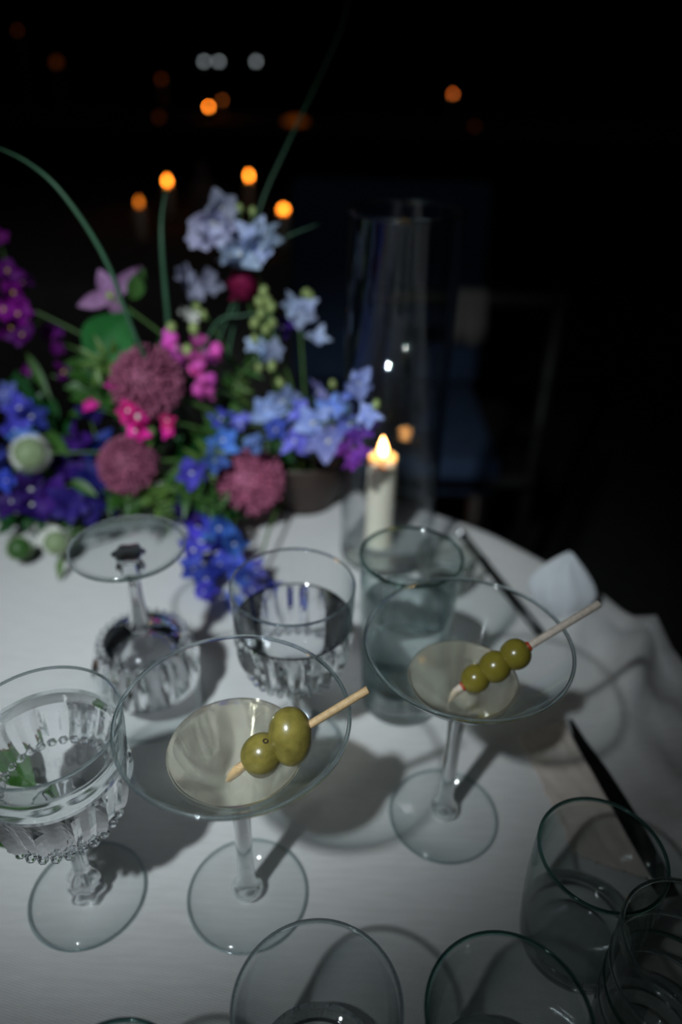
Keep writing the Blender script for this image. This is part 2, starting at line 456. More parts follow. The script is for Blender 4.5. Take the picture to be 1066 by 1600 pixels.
def pick(label, p0, p1, r, mat):
    p0, p1 = Vector(p0), Vector(p1); d = p1 - p0
    pts = [p0, p0 + d * 0.03, p0 + d * 0.08] + [p0 + d * s for s in (0.3, 0.5, 0.7, 0.9, 0.995, 1)]
    return tag(obj('cocktail_pick', tube(pts, [r * 0.15, r * 0.7] + [r] * 6 + [r * 0.9], 12), mat), label, 'cocktail pick', 'wooden olive picks')
# front pick: from the drink over the right rim
a0 = gz(352, 1212, 0.1235); a1 = gz(538, 1100, 0.1568)
da = (a1 - a0); aend = a0 + da * 1.20
pick('light wooden pick holding two olives in the front martini', a0, aend, 0.0021, M_PICK)
def on_line(p0, p1, px, py):
    best = min((abs((CAM - CAM).length) + _pd(p0 + (p1 - p0) * s / 200, px, py), s) for s in range(0, 260))
    return p0 + (p1 - p0) * best[1] / 200
def _pd(p, px, py):
    d = p - CAM; z = d.dot(F)
    return math.hypot(W / 2 + FPX * d.dot(RT) / z - px, H / 2 - FPX * d.dot(UP) / z - py)
ad = da.normalized()
o1 = on_line(a0, a1, 413, 1186); o2 = on_line(a0, a1, 460, 1160)
tocam = (CAM - o1).normalized()
olive('smaller olive, half sunk in the front martini with a pit mark', o1 + Vector((0, 0, 0.0)), ad, 0.0101, 0.0106, hole=(-0.1, 0.6, 0.5), group='olives in the front martini')
olive('large oval olive next to the tip of the pick in the front martini', o2, (-0.10, 0.55, 0.83), 0.0110, 0.0146, hole=(0.1, -0.35, -1.0), group='olives in the front martini')
b0 = gz(702, 1085, 0.1225); b1 = gz(866, 986, 0.1568); db = b1 - b0
pick('pale wooden pick holding three olives in the rear martini', b0, b0 + db * 1.43, 0.0022, M_PICK2)
bd = db.normalized()
M_OL2 = plain('bright_olive', (0.22, 0.18, 0.025), 0.25, 0.12, 120, spec=0.6, sss=0.15)
for px, py, r, lb in ((807, 1026, 0.0088, 'highest of three olives in the rear martini, resting against the pale pick end'),
                      (778, 1050, 0.0090, 'middle olive of the three in the rear martini'),
                      (745, 1064, 0.0080, 'lowest of three olives, sinking into the rear martini')):
    olive(lb, on_line(b0, b1, px, py), bd, r, r * 1.02, M_OL2, pim=True, group='olives in the rear martini')


# ------------------------------------------------------------------ cut crystal goblets
def goblet(label, x, y, z0, flip, rz, foot_r=0.034, filled=False, foot_mat=None):
    t = thing('crystal_goblet', label, 'goblet', (x, y, z0), 'cut crystal goblets')
    t.rotation_euler = (PI if flip else 0, 0, rz)
    N = 12
    ot = smoothprof([(0.0396, 0.148), (0.0392, 0.135), (0.0382, 0.120), (0.0366, 0.107), (0.0344, 0.096), (0.0312, 0.0865), (0.0262, 0.079), (0.0170, 0.0735), (0.0078, 0.0705)], 4)
    inn = smoothprof([(0.0072, 0.0775), (0.0150, 0.0790), (0.0235, 0.0845), (0.0288, 0.0925), (0.0322, 0.1010), (0.0348, 0.1100), (0.0366, 0.121), (0.0378, 0.135), (0.0383, 0.148)], 4)
    ZC = 0.1200
    up_o = [p for p in ot if p[1] >= ZC - .002]; up_i = [p for p in inn if p[1] >= ZC - .002]
    obj('wall', lathe(up_o[::-1] + up_i[::-1], 112), M_THIN, t)
    # lower cup: 14 wedge-shaped flutes between arched panels, facetted
    NF = 14; SEG = NF * 8
    zo = [ZC, .1165, .1120, .1070, .1010, .0950, .0900, .0858]
    def orad(z):
        for (r1, z1), (r2, z2) in zip(ot, ot[1:]):
            if z2 <= z <= z1: return r2 + (r1 - r2) * (z - z2) / (z1 - z2 + 1e-9)
        return ot[0][0]
    def irad(z):
        for (r1, z1), (r2, z2) in zip(inn, inn[1:]):
            if z1 <= z <= z2: return r1 + (r2 - r1) * (z - z1) / (z2 - z1 + 1e-9)
        return inn[-1][0]
    lo = [(orad(z), z) for z in zo] + [p for p in ot if p[1] < .085] + [(0, 0.0700)]
    li = [(0, 0.0770)] + [p for p in inn if p[1] < ZC] + [(irad(ZC), ZC)]
    KK = [0, .25, .7, .95, 1, 1, .9, .45]
    def rm(a, i):
        if i >= len(KK): return 1
        u = (a / (2 * PI) * NF) % 1; ridge = max(0, 1 - abs(u - .5) / .16); panel = math.sin(PI * min(u, 1 - u) * 2 * .9)
        return 1 + KK[i] * (0.095 * ridge - 0.045 * (1 - abs(2 * u - 1)) * (1 if ridge == 0 else 0))
    obj('cut_cup', mesh_from('cut_cup', *(lathe([li[-1]] + lo, SEG, False, lambda a, i: 1 if i == 0 else rm(a, i - 1)) if filled else lathe(lo + li, SEG, True, rm)), False), M_CUT, t)
    if filled:      # the water wets the glass: its sides are one shared surface with the cup
        side = [p for p in li if p[0] > 0]; wz = 0.1325
        v, f = lathe([(0, 0.0770)] + side + [(irad(z) - .0003, z) for z in (.1235, .127, .130)] + [(irad(wz) - .0003, wz + .0012), (irad(wz) - .0012, wz + .0004), (irad(wz) - .0035, wz), (0, wz)], SEG)
        me = mesh_from('water', v, f); me.materials.append(M_WATER); me.materials.append(M_WATG)
        for p in me.polygons:
            p.material_index = 1 if max(v[i][2] for i in p.vertices) <= ZC + 1e-6 else 0
        bm = bmesh.new(); bm.from_mesh(me); bmesh.ops.recalc_face_normals(bm, faces=bm.faces); bm.to_mesh(me); bm.free()
        w = obj('water', me, None, None, (x, y, z0), (0, 0, rz))
        tag(w, 'clear water filling the crystal goblet at the left edge', 'water')
    bb = []
    for k in range(30):
        a = 2 * PI * k / 30
        bb.append(ball(0.0031, 0.0031, 0.0034, 6, 4, (0.0308 * math.cos(a), 0.0308 * math.sin(a), 0.0838)))
    bead = obj('bead_band', mesh_from('bead_band', *merge(*bb), False), M_CUT, t); bead['kind'] = 'stuff'
    obj('rim', torus(0.03895, 0.0008, 0.1482, 128, 8), M_RIM, t)
    def fm(a, i): return 1 + 0.10 * math.cos(6 * a)
    obj('stem', lathe(smoothprof([(0, 0.0712), (0.0088, 0.0705), (0.0066, 0.064), (0.0052, 0.052), (0.0046, 0.038), (0.0050, 0.028), (0.0078, 0.0225), (0.0092, 0.0185), (0.0078, 0.0140), (0.0072, 0.011), (0.0105, 0.0062), (0, 0.0058)], 4), 48, False, fm), M_CUT, t)
    s = foot_r / 0.034
    obj('foot', lathe([(0, 0.0056), (0.010 * s, 0.0050), (0.018 * s, 0.0034), (0.027 * s, 0.0024), (0.0333 * s, 0.0018), (0.0333 * s, 0.0006), (0, 0.0006)], 96), foot_mat or M_THIN, t)
    obj('foot_rim', torus(0.0334 * s, 0.0010, 0.0013, 128, 8), M_RIM, t)
    return t
GL = (-0.1465, 0.2515)
goblet('cut crystal goblet full of water at the left edge', GL[0], GL[1], 0, False, 0.1, filled=True)
goblet('upside-down cut crystal goblet with its foot in the air', -0.1426, 0.4045, 0.1492, True, 0.2, 0.0385, foot_mat=None)
goblet('empty cut crystal goblet standing behind the front martini', -0.0293, 0.3668, 0, False, 0.3)


# ------------------------------------------------------------------ tumblers
def tumbler(label, x, y, r, h, rb, rim_mat, wall_mat, base_t=0.009, rings=0, group='plain glass tumblers', belly=0.0, ribs=0, wall=0.0016):
    t = thing('tumbler', label, 'tumbler', (x, y, 0.0006), group)
    NZ = 16
    o_, i_ = [], []
    for k in range(NZ + 1):
        s = k / NZ; q = rb + (r - rb) * s ** 0.8 + belly * math.sin(PI * s)
        o_.append((q, 0.004 + (h - 0.004) * s))
    o_ = [(0, 0.0012), (rb * 0.75, 0.0012), (rb * 0.82, 0.0), (rb * 0.92, 0.0008)] + o_
    for k in range(NZ + 1):
        s = 1 - k / NZ; z = 0.004 + (h - 0.004) * s
        if z > base_t + 0.003:
            q = rb + (r - rb) * s ** 0.8 + belly * math.sin(PI * s) - wall
            i_.append((q, z))
    i_ += [(i_[-1][0] * 0.93, base_t), (0, base_t - 0.001)]
    rm = (lambda a, i: 1 + 0.022 * math.cos(ribs * a)) if ribs else None
    obj('wall', lathe(o_[6:] + i_[:-2], 96, False, rm), wall_mat, t)
    obj('base', lathe(o_[:8] + [(o_[8][0] - wall, base_t + 0.003), (i_[-2][0], base_t), (0, base_t - 0.001)], 72), M_SOLID, t)
    obj('rim', torus(r - wall * 0.5, wall * 0.62, h, 128, 10), rim_mat, t)
    for k in range(rings):
        s = 0.72 - 0.17 * k
        z = 0.004 + (h - 0.004) * s; q = rb + (r - rb) * s ** 0.8
        obj('ring', torus(q - 0.0004, 0.0011, z, 96, 8), M_RIMG if k == 1 else rim_mat, t)
    return t
tumbler('clear tumbler with a thick base at the bottom centre, in front of the big martini', -0.0054, 0.1552, 0.0372, 0.085, 0.0290, M_RIM, M_THIN, 0.016)
tumbler('green-edged tumbler at the bottom, right of the clear thick-based one', 0.0766, 0.1525, 0.0362, 0.085, 0.0270, M_RIMG, M_THING, 0.010)
tumbler('empty green-tinted tumbler beside the beige napkin', 0.1386, 0.2299, 0.0328, 0.085, 0.0305, M_RIMG, M_THING, 0.008, belly=0.0015)
tumbler('smoky tumbler with raised rings cut off by the right edge', 0.1600, 0.1765, 0.0308, 0.100, 0.0270, M_RIM, M_THIND, 0.010, rings=3)
tumbler('dark green tumbler of which just the rim shows at the bottom left', -0.0845, 0.1180, 0.0309, 0.085, 0.0260, M_RIMG, M_THING, 0.010)
TT = (0.0489, 0.4119)
tumbler('tall water tumbler behind the rear martini', TT[0], TT[1], 0.0356, 0.140, 0.0290, M_RIMG, M_THING, 0.012)
def tw(z, h=0.140, r=0.0356, rb=0.029, wall=0.0022):
    s = (z - 0.004) / (h - 0.004); return rb + (r - rb) * s ** 0.8 - wall
tag(obj('water', lathe([(0, 0.0135)] + [(tw(z), z) for z in [0.0155 + (0.098 - 0.0155) * k / 10 for k in range(11)]] + [(tw(0.098) - 0.0015, 0.0974), (0, 0.0974)], 72), M_WATER2, None, (TT[0], TT[1], 0.0006)),
    'bluish water in the tall tumbler behind the rear martini', 'water')
rb_ = gz(688, 880, 0)
tumbler('small ribbed glass seen through the tall tumbler', 0.100, 0.560, 0.0275, 0.040, 0.024, M_RIM, M_THIND, 0.008, group='ribbed glasses', ribs=32)


# ------------------------------------------------------------------ hurricane vase with candle
VX, VY = 0.0465, 0.615
hv = thing('hurricane_vase', 'tall clear glass cylinder around the lit pillar candle', 'vase', (VX, VY, 0.0006))
VR, VH = 0.0462, 0.326
obj('wall', lathe([(VR, 0.006), (VR, VH), (VR - 0.0028, VH), (VR - 0.0028, 0.006)], 128), M_VASE, hv)
obj('rim', torus(VR - 0.0014, 0.0017, VH, 128, 10), M_RIM, hv)
obj('base', lathe([(0, 0), (VR - 0.002, 0), (VR, 0.002), (VR, 0.006), (VR - 0.003, 0.0075), (0, 0.0075)], 96), M_SOLID, hv)
def flame_mesh(h, r):
    return lathe([(0, 0)] + [(r * math.sin(PI * s ** 0.72) ** 0.9 * (1 - 0.25 * s), h * s) for s in [0.04, 0.1, 0.2, 0.3, 0.42, 0.55, 0.68, 0.8, 0.9, 0.96]] + [(0, h)], 20)
CX, CY, CZ = 0.0385, 0.621, 0.0085
cn = thing('pillar_candle', 'ivory pillar candle burning inside the glass cylinder', 'candle', (CX, CY, CZ))
CHT = 0.0930
obj('wax', lathe(smoothprof([(0, 0), (0.0135, 0), (0.0138, 0.004), (0.0138, CHT - 0.002), (0.0128, CHT), (0.0105, CHT - 0.0006), (0.0060, CHT - 0.0025), (0, CHT - 0.003)], 3), 40), M_WAX, cn)
obj('wick', tube([(0, 0, CHT - 0.004), (0.0004, 0, CHT + 0.003), (0.0012, 0, CHT + 0.007)], 0.0006, 6), M_WICK, cn)
obj('flame', flame_mesh(0.023, 0.0054), M_FLAME, cn, (0.0004, 0, CHT + 0.003), (0, math.radians(-3), 0))
pl = bpy.data.lights.new('candle_glow', 'POINT'); po = bpy.data.objects.new('candle_glow', pl); COL.objects.link(po)
po.location = (CX, CY, CZ + CHT + 0.018); pl.energy = 0.035; pl.color = (1.0, 0.48, 0.14); pl.shadow_soft_size = 0.006

# dark bowl that holds the flowers
BX, BY = -0.043, 0.715
bw = thing('flower_bowl', 'dark brown bowl holding the flower arrangement', 'bowl', (BX, BY, 0.0006))
obj('body', lathe(smoothprof([(0, 0.0), (0.034, 0.0), (0.037, 0.004), (0.044, 0.02), (0.051, 0.042), (0.054, 0.062), (0.0515, 0.062), (0.047, 0.040), (0.036, 0.014), (0, 0.010)], 4), 48), M_BROWN, bw)
obj('rim', torus(0.0528, 0.0017, 0.062, 64, 8), M_BROWN, bw)

# odds and ends around the rear martini
s0 = gz(722, 836, 0.0062); s1 = gz(793, 925, 0.0050)
sd = (s1 - s0); sk = thing('stirring_stick', 'thin black stick with a silver ball tip on the cloth', 'stirrer')
obj('shaft', tube([s0, s0 + sd * 0.5, s0 + sd, s0 + sd * 1.6], 0.0042, 10), M_BLACK, sk)
obj('ball_tip', ball(0.0055, 0.0055, 0.0055, 24, 16), M_STEEL, sk, s0 - sd.normalized() * 0.003)

def folded_napkin():
    """pointed, gently cupped fold standing on end"""
    v, f = [], []
    NU, NV = 14, 14
    prof = [(0, 0.30), (0.12, 0.60), (0.28, 0.90), (0.45, 1.0), (0.6, 0.86), (0.75, 0.60), (0.9, 0.28), (1.0, 0.02)]
    def wid(s):
        for (a, b), (c, d) in zip(prof, prof[1:]):
            if s <= c: return b + (d - b) * (s - a) / (c - a)
        return 0.02
    for side in (0, 1):
        for j in range(NV + 1):
            s = j / NV; w = 0.030 * wid(s)
            for i in range(NU + 1):
                u = -1 + 2 * i / NU
                x = u * w; z = 0.064 * s + 0.002 * u * u
                bulge = 0.011 * (1 - u * u) * math.sin(PI * min(1, s * 1.05)) ** 0.7
                y = (-bulge if side == 0 else bulge * 0.9 + 0.001) + 0.010 * s + 0.0012 * math.sin(9 * u + 4 * s)
                v.append((x, y, z))
    n = NU + 1; half = n * (NV + 1)
    for side in (0, 1):
        for j in range(NV):
            for i in range(NU):
                q = [side * half + k for k in (j * n + i, j * n + i + 1, (j + 1) * n + i + 1, (j + 1) * n + i)]
                f.append(q if side == 0 else q[::-1])
    for j in range(NV):
        for e in (0, NU):
            q = [j * n + e, (j + 1) * n + e, half + (j + 1) * n + e, half + j * n + e]
            f.append(q if e == 0 else q[::-1])
    for i in range(NU):
        f.append((i, half + i, half + i + 1, i + 1)); j = NV * n
        f.append((j + i, j + i + 1, half + j + i + 1, half + j + i))
    return v, f
fp = gz(868, 968, 0.0)
tag(obj('folded_napkin', folded_napkin(), M_WHITE, None, (fp.x, fp.y, 0.002), (0, 0, -0.35)),
    'white pointed folded napkin standing at the dark table edge', 'napkin')

# leaf and brown dish at the left edge
dish = thing('small_dish', 'brown glazed dish at the left edge behind the water goblet', 'dish', (-0.252, 0.300, 0.0006))
obj('body', lathe(smoothprof([(0, 0.0), (0.022, 0.0), (0.030, 0.004), (0.038, 0.013), (0.0365, 0.0138), (0.029, 0.007), (0, 0.005)], 4), 48), M_AMBER, dish)
obj('rim', torus(0.0372, 0.0009, 0.0136, 64, 8), M_AMBER, dish)


# ------------------------------------------------------------------ flowers
def petal_mesh(L, wd_, cup=0.25, curl=0.15, tip=0.0, nu=4, nv=6):
    """lies along +X from the origin, face towards +Z"""
    v, f = [], []
    for j in range(nv + 1):
        s = j / nv; w = wd_ * (math.sin(PI * (0.08 + 0.92 * s) ** (0.75 + tip)) ** 0.75 if s < 1 else 0.12)
        for i in range(nu + 1):
            u = -1 + 2 * i / nu
            v.append((L * s, w * u, cup * L * (s * s * 0.8) - curl * L * s ** 4 + wd_ * 0.35 * u * u * math.sin(PI * min(1, s + 0.1))))
    n = nu + 1
    for j in range(nv):
        for i in range(nu):
            f.append((j * n + i, j * n + i + 1, (j + 1) * n + i + 1, (j + 1) * n + i))
    return v, f
def floret_mesh(name, n, L, w, cup, curl, mat, rnd, tip=0.0):
    parts = []
    for k in range(n):
        l = L * rnd.uniform(0.72, 1.12)
        M = Matrix.Rotation(2 * PI * k / n + rnd.uniform(-0.15, 0.15), 4, 'Z') @ Matrix.Rotation(rnd.uniform(-0.55, 0.3), 4, 'Y') @ Matrix.Rotation(rnd.uniform(-0.6, 0.6), 4, 'X')
        parts.append(xf(petal_mesh(l, w * rnd.uniform(.7, 1.0), cup, curl + rnd.uniform(-.1, .25), tip), M))
    me = mesh_from(name, *merge(*parts)); me.materials.append(mat); return me
def petal_mat(name, col, var=0.25, trans=0.35, edge=None):
    m = plain(name, col, 0.6, var, 160, trans=trans, spec=0.25)
    t = m.node_tree; oi = t.nodes.new('ShaderNodeObjectInfo')
    ramp = next(n for n in t.nodes if n.type == 'VALTORGB')
    hs = t.nodes.new('ShaderNodeHueSaturation')
    for out, inp, lo, hi in (('Random', 'Value', .45, 1.15),):
        mr = t.nodes.new('ShaderNodeMapRange'); mr.inputs['To Min'].default_value = lo; mr.inputs['To Max'].default_value = hi
        t.links.new(oi.outputs[out], mr.inputs['Value']); t.links.new(mr.outputs[0], hs.inputs[inp])
    m2 = t.nodes.new('ShaderNodeMath'); m2.operation = 'MULTIPLY_ADD'; m2.inputs[1].default_value = 7.31; m2.inputs[2].default_value = 0
    fr = t.nodes.new('ShaderNodeMath'); fr.operation = 'FRACT'; t.links.new(oi.outputs['Random'], m2.inputs[0]); t.links.new(m2.outputs[0], fr.inputs[0])
    mh = t.nodes.new('ShaderNodeMapRange'); mh.inputs['To Min'].default_value = .475; mh.inputs['To Max'].default_value = .525
    t.links.new(fr.outputs[0], mh.inputs['Value']); t.links.new(mh.outputs[0], hs.inputs['Hue'])
    t.links.new(ramp.outputs[0], hs.inputs['Color'])
    for n in t.nodes:
        if n.type == 'BSDF_PRINCIPLED': t.links.new(hs.outputs[0], n.inputs['Base Color'])
        if n.type == 'BSDF_TRANSLUCENT': t.links.new(hs.outputs[0], n.inputs['Color'])
    return m
P_PERI = petal_mat('periwinkle_petal', (0.22, 0.29, 0.80)); P_PERI2 = petal_mat('light_periwinkle_petal', (0.36, 0.42, 0.92))
P_ROYAL = petal_mat('royal_blue_petal', (0.055, 0.085, 0.56)); P_MIDB = petal_mat('mid_blue_petal', (0.10, 0.16, 0.68))
P_VIOLET = petal_mat('violet_petal', (0.050, 0.013, 0.21)); P_VIOLET2 = petal_mat('blue_violet_petal', (0.032, 0.020, 0.23))
P_PALE = petal_mat('pale_blue_petal', (0.52, 0.62, 0.95)); P_LILAC = petal_mat('pale_lilac_petal', (0.62, 0.62, 0.95))
P_MAG = petal_mat('magenta_petal', (0.24, 0.008, 0.29)); P_PINK = petal_mat('pink_petal', (0.85, 0.12, 0.55))
P_HOT = petal_mat('hot_pink_petal', (0.80, 0.03, 0.33)); P_MAUVE = petal_mat('mauve_petal', (0.52, 0.26, 0.50))
P_WHITE = petal_mat('white_petal', (0.80, 0.80, 0.74)); P_BURG = petal_mat('burgundy_petal', (0.23, 0.010, 0.085))
P_PURP = petal_mat('purple_petal', (0.20, 0.05, 0.42))
G_STEM = plain('stem_green', (0.065, 0.14, 0.032), 0.5, 0.2, 80, trans=0.1)
G_LEAF = plain('leaf_green', (0.036, 0.115, 0.018), 0.45, 0.3, 60, trans=0.3)
G_LIME = plain('lime_green', (0.10, 0.19, 0.036), 0.5, 0.25, 60, trans=0.3)
G_DEEP = plain('deep_green', (0.010, 0.075, 0.014), 0.45, 0.25, 40, trans=0.25)
G_GRASS = plain('grass_green', (0.055, 0.145, 0.080), 0.5, 0.15, 40, trans=0.2)
G_BUD = plain('bud_green', (0.30, 0.38, 0.13), 0.5, 0.2, 100, trans=0.2)
G_GREY = plain('grey_green', (0.20, 0.27, 0.13), 0.6, 0.2, 100, trans=0.15)
M_BEE = plain('white_bee', (0.62, 0.62, 0.58), 0.6); M_YEL = plain('yellow_eye', (0.65, 0.42, 0.06), 0.6)
M_BEED = plain('dark_bee', (0.10, 0.06, 0.12), 0.6)

rnd = random.Random(5)
FL = {}
for key, n, L, w, cup, curl, mat, tip in (
        ('peri', 5, .0185, .0078, .30, .12, P_PERI, 0), ('peri2', 5, .020, .0085, .25, .15, P_PERI2, 0), ('royal', 5, .019, .0090, .45, .1, P_ROYAL, 0),
        ('midb', 5, .0185, .0085, .35, .1, P_MIDB, 0), ('violet', 5, .022, .0105, .35, .15, P_VIOLET, 0), ('violet2', 5, .022, .0100, .35, .15, P_VIOLET2, 0),
        ('pale', 5, .022, .0085, .30, .1, P_PALE, 0), ('lilac', 6, .021, .0095, .55, .1, P_LILAC, 0), ('mag', 5, .017, .0080, .3, .15, P_MAG, 0),
        ('hot', 5, .014, .0070, .5, .1, P_HOT, 0), ('purp', 5, .013, .006, .35, .1, P_PURP, 0), ('white', 6, .010, .004, .4, .1, P_WHITE, 0)):
    FL[key] = [floret_mesh('floret_' + key, n, L, w, cup, curl, mat, rnd, tip) for _ in range(5)]
BEE = {}
def bee(mat):
    if mat.name not in BEE:
        rr = random.Random(3)
        parts = [ball(.0011, .0011, .0018, 8, 5, (rr.uniform(-.0016, .0016), rr.uniform(-.0016, .0016), .0016 + rr.uniform(0, .001))) for _ in range(4)]
        me = mesh_from('floret_eye', *merge(*parts)); me.materials.append(mat); BEE[mat.name] = me
    return BEE[mat.name]
SRC = Vector((BX, BY, 0.05))
def stem_path(head, base=None, sag=0.35, n=14):
    base = Vector(base) if base is not None else SRC + Vector((rnd.uniform(-.025, .025), rnd.uniform(-.025, .025), -0.03))
    mid = base.lerp(head, 0.5) + Vector((0, 0, sag * (head - base).length * 0.35))
    return bez(base, mid, head, n)
def spray(name, label, cat, heads, eye=M_BEE, group='delphinium sprays', face=0.6, rad=0.0013, base=None, leaves=0, buds=()):
    """heads = [(px, py, Y, kind, scale)], ordered from the base to the tip"""
    t = thing(name, label, cat, SRC, group)
    P = [at(x, y, Y) for x, y, Y, k, s in heads]
    # stem runs from the bowl past the florets
    back = (P[0] - CAM).normalized()
    cen = [p + back * 0.012 - Vector((0, 0, .004)) for p in P]
    pts = []
    b0_ = Vector(base) if base is not None else SRC + Vector((rnd.uniform(-.02, .02), rnd.uniform(-.02, .02), -0.03))
    far = cen[-1]
    mid = sum(cen, Vector()) / len(cen)
    pts = bez(b0_, b0_.lerp(mid, .6) + Vector((0, 0, .03)), mid, 10)[:-1] + bez(mid, mid.lerp(far, .5), far, 6)
    obj('stem', tube([p - SRC for p in pts], [rad * (1.2 - 0.6 * i / len(pts)) for i in range(len(pts))], 8), G_STEM, t)
    for (x, y, Y, k, s), p in zip(heads, P):
        d = ((CAM - p).normalized() * face + Vector((rnd.uniform(-.6, .6), rnd.uniform(-.6, .6), rnd.uniform(-.3, .6))) * (1 - face) * 2).normalized()
        q = d.to_track_quat('Z', 'Y') @ Quaternion((0, 0, 1), rnd.uniform(0, 6.28))
        fl = obj('floret', rnd.choice(FL[k]), None, t, p - SRC, q, s)
        if eye: obj('eye', bee(eye), None, fl, (0, 0, 0), None, s)
        near = min(pts, key=lambda c: (c - p).length)
        pt = [near - SRC, near.lerp(p, .6) - SRC - d * .003, p - SRC]
        obj('stalk', tube(pt, 0.0007, 5), G_STEM, t)
    for (x, y, Y, s) in buds:
        p = at(x, y, Y); near = min(pts, key=lambda c: (c - p).length)
        obj('bud', ball(.0042 * s, .0042 * s, .0058 * s, 12, 8), G_BUD, t, p - SRC, (rnd.uniform(-.6, .6), rnd.uniform(-.6, .6), 0))
        obj('stalk', tube([near - SRC, near.lerp(p, .5) - SRC, p - SRC], 0.0007, 5), G_STEM, t)
    return t

# main periwinkle spray in front of the cylinder
spray('delphinium', 'periwinkle blue delphinium spray reaching in front of the glass cylinder', 'flower', [
    (350, 690, .64, 'midb', 1), (378, 662, .66, 'peri', 1), (400, 695, .63, 'peri', .95), (345, 655, .67, 'midb', .9), (418, 640, .66, 'peri2', .95), (432, 672, .63, 'midb', .9),
    (440, 625, .66, 'peri2', 1), (462, 690, .62, 'peri', 1), (470, 645, .64, 'peri', .9), (495, 615, .66, 'peri2', .95), (490, 660, .62, 'peri2', 1.15),
    (512, 692, .61, 'peri2', 1.2), (520, 640, .64, 'peri', 1), (545, 662, .59, 'peri', .85), (548, 615, .60, 'peri', .85), (562, 598, .575, 'peri2', .75), (575, 650, .565, 'peri2', .7)],
      base=(BX, BY - .01, .03), buds=((520, 600, .66, .8), (588, 632, .565, .8), (438, 598, .67, .9)))
spray('larkspur', 'purple larkspur drooping beside the candle flame', 'flower', [
    (540, 700, .59, 'purp', .9), (555, 682, .57, 'purp', .8), (566, 712, .56, 'purp', .9), (580, 672, .56, 'purp', .7), (552, 722, .56, 'purp', .8)], eye=None, base=(BX, BY, .04))
spray('delphinium', 'royal blue delphinium trailing onto the cloth beside the upturned goblet', 'flower', [
    (290, 800, .60, 'violet2', .8), (310, 822, .60, 'royal', 1), (345, 828, .60, 'royal', 1.1), (300, 860, .56, 'midb', 1), (335, 865, .57, 'royal', 1.15), (365, 850, .58, 'royal', .9),
    (300, 890, .545, 'midb', .9), (325, 905, .54, 'royal', .9), (345, 882, .56, 'midb', .9), (318, 925, .53, 'midb', .8), (375, 890, .55, 'midb', .85)], base=(BX - .01, BY - .03, .04))
spray('delphinium', 'blue delphinium tip lying on the cloth behind the empty goblet', 'flower', [
    (385, 905, .545, 'midb', .8), (400, 890, .55, 'peri', .8), (395, 925, .535, 'peri', .9), (368, 945, .52, 'peri', .85), (410, 945, .525, 'midb', .8), (425, 925, .53, 'violet2', .7)],
      base=(BX - .02, BY - .06, .03))
spray('delphinium', 'deep violet delphinium at the lower left, above the upturned goblet', 'flower', [
    (140, 650, .66, 'violet2', .9), (125, 690, .64, 'violet', 1), (150, 700, .64, 'violet2', 1), (105, 730, .63, 'violet', 1.1), (145, 745, .62, 'violet2', 1),
    (165, 720, .65, 'violet', .9), (85, 775, .60, 'violet', 1.1), (110, 790, .59, 'violet2', 1.1), (140, 790, .60, 'violet', 1), (165, 785, .61, 'violet2', .8)], eye=None)
spray('delphinium', 'deep purple delphinium cluster at the left edge with pale dots', 'flower', [
    (45, 765, .60, 'violet2', 1), (20, 785, .6, 'violet', 1), (50, 790, .59, 'violet', 1)], eye=M_BEE)
spray('delphinium', 'strong blue delphinium at the far left edge above the green pod', 'flower', [
    (30, 640, .66, 'midb', 1), (8, 615, .68, 'peri', .9), (48, 652, .66, 'royal', 1), (20, 672, .64, 'midb', 1), (35, 690, .63, 'midb', 1.1), (5, 720, .62, 'midb', .9), (10, 750, .62, 'royal', .8)])
spray('delphinium', 'single small blue delphinium flower among the ferny green', 'flower', [
    (298, 738, .60, 'midb', 1.0), (335, 722, .62, 'midb', .9)], base=(BX - .02, BY - .03, .04))
spray('delphinium', 'pale lilac delphinium blooms, tallest in the arrangement', 'flower', [
    (312, 372, .71, 'lilac', .75), (330, 345, .70, 'lilac', 1.1), (345, 325, .71, 'lilac', .95), (345, 352, .70, 'lilac', .9)], group='pale delphiniums')
spray('delphinium', 'pale blue delphinium blooms hanging just right of the tallest lilac ones', 'flower', [
    (362, 398, .70, 'pale', .8), (382, 402, .69, 'pale', 1.25), (395, 372, .70, 'pale', .95), (418, 368, .70, 'pale', .85), (408, 395, .70, 'pale', .8), (372, 375, .71, 'pale', .8)], group='pale delphiniums', buds=((395, 330, .71, .8), (375, 325, .71, .8)))
spray('delphinium', 'faint grey-lilac delphinium blooms below the tallest lilac ones', 'flower', [
    (285, 430, .74, 'lilac', .65), (302, 448, .74, 'lilac', .7), (328, 442, .73, 'lilac', .75), (290, 488, .73, 'white', .9), (302, 495, .72, 'white', .9)], group='pale delphiniums', buds=((308, 480, .73, .9), (318, 492, .72, .9)))
spray('delphinium', 'small pale blue delphinium on the right with green buds above it', 'flower', [
    (412, 552, .69, 'pale', .85), (400, 540, .70, 'pale', .65), (428, 548, .69, 'pale', .65)], group='pale delphiniums',
    buds=((412, 455, .70, 1), (405, 472, .70, 1), (418, 470, .70, 1), (424, 480, .70, 1), (398, 505, .70, 1.1), (426, 505, .70, 1.1), (408, 490, .70, 1), (415, 515, .70, .9), (405, 575, .68, 1), (425, 572, .68, 1), (398, 530, .69, .9)))
spray('delphinium', 'pale blue delphinium at the right, beside the glass cylinder', 'flower', [
    (455, 478, .72, 'pale', .8), (470, 490, .72, 'pale', .85), (482, 478, .72, 'pale', .65), (495, 530, .71, 'pale', .7), (440, 512, .73, 'violet2', .75)], group='pale delphiniums', buds=((478, 458, .72, 1), (485, 462, .72, .9)))
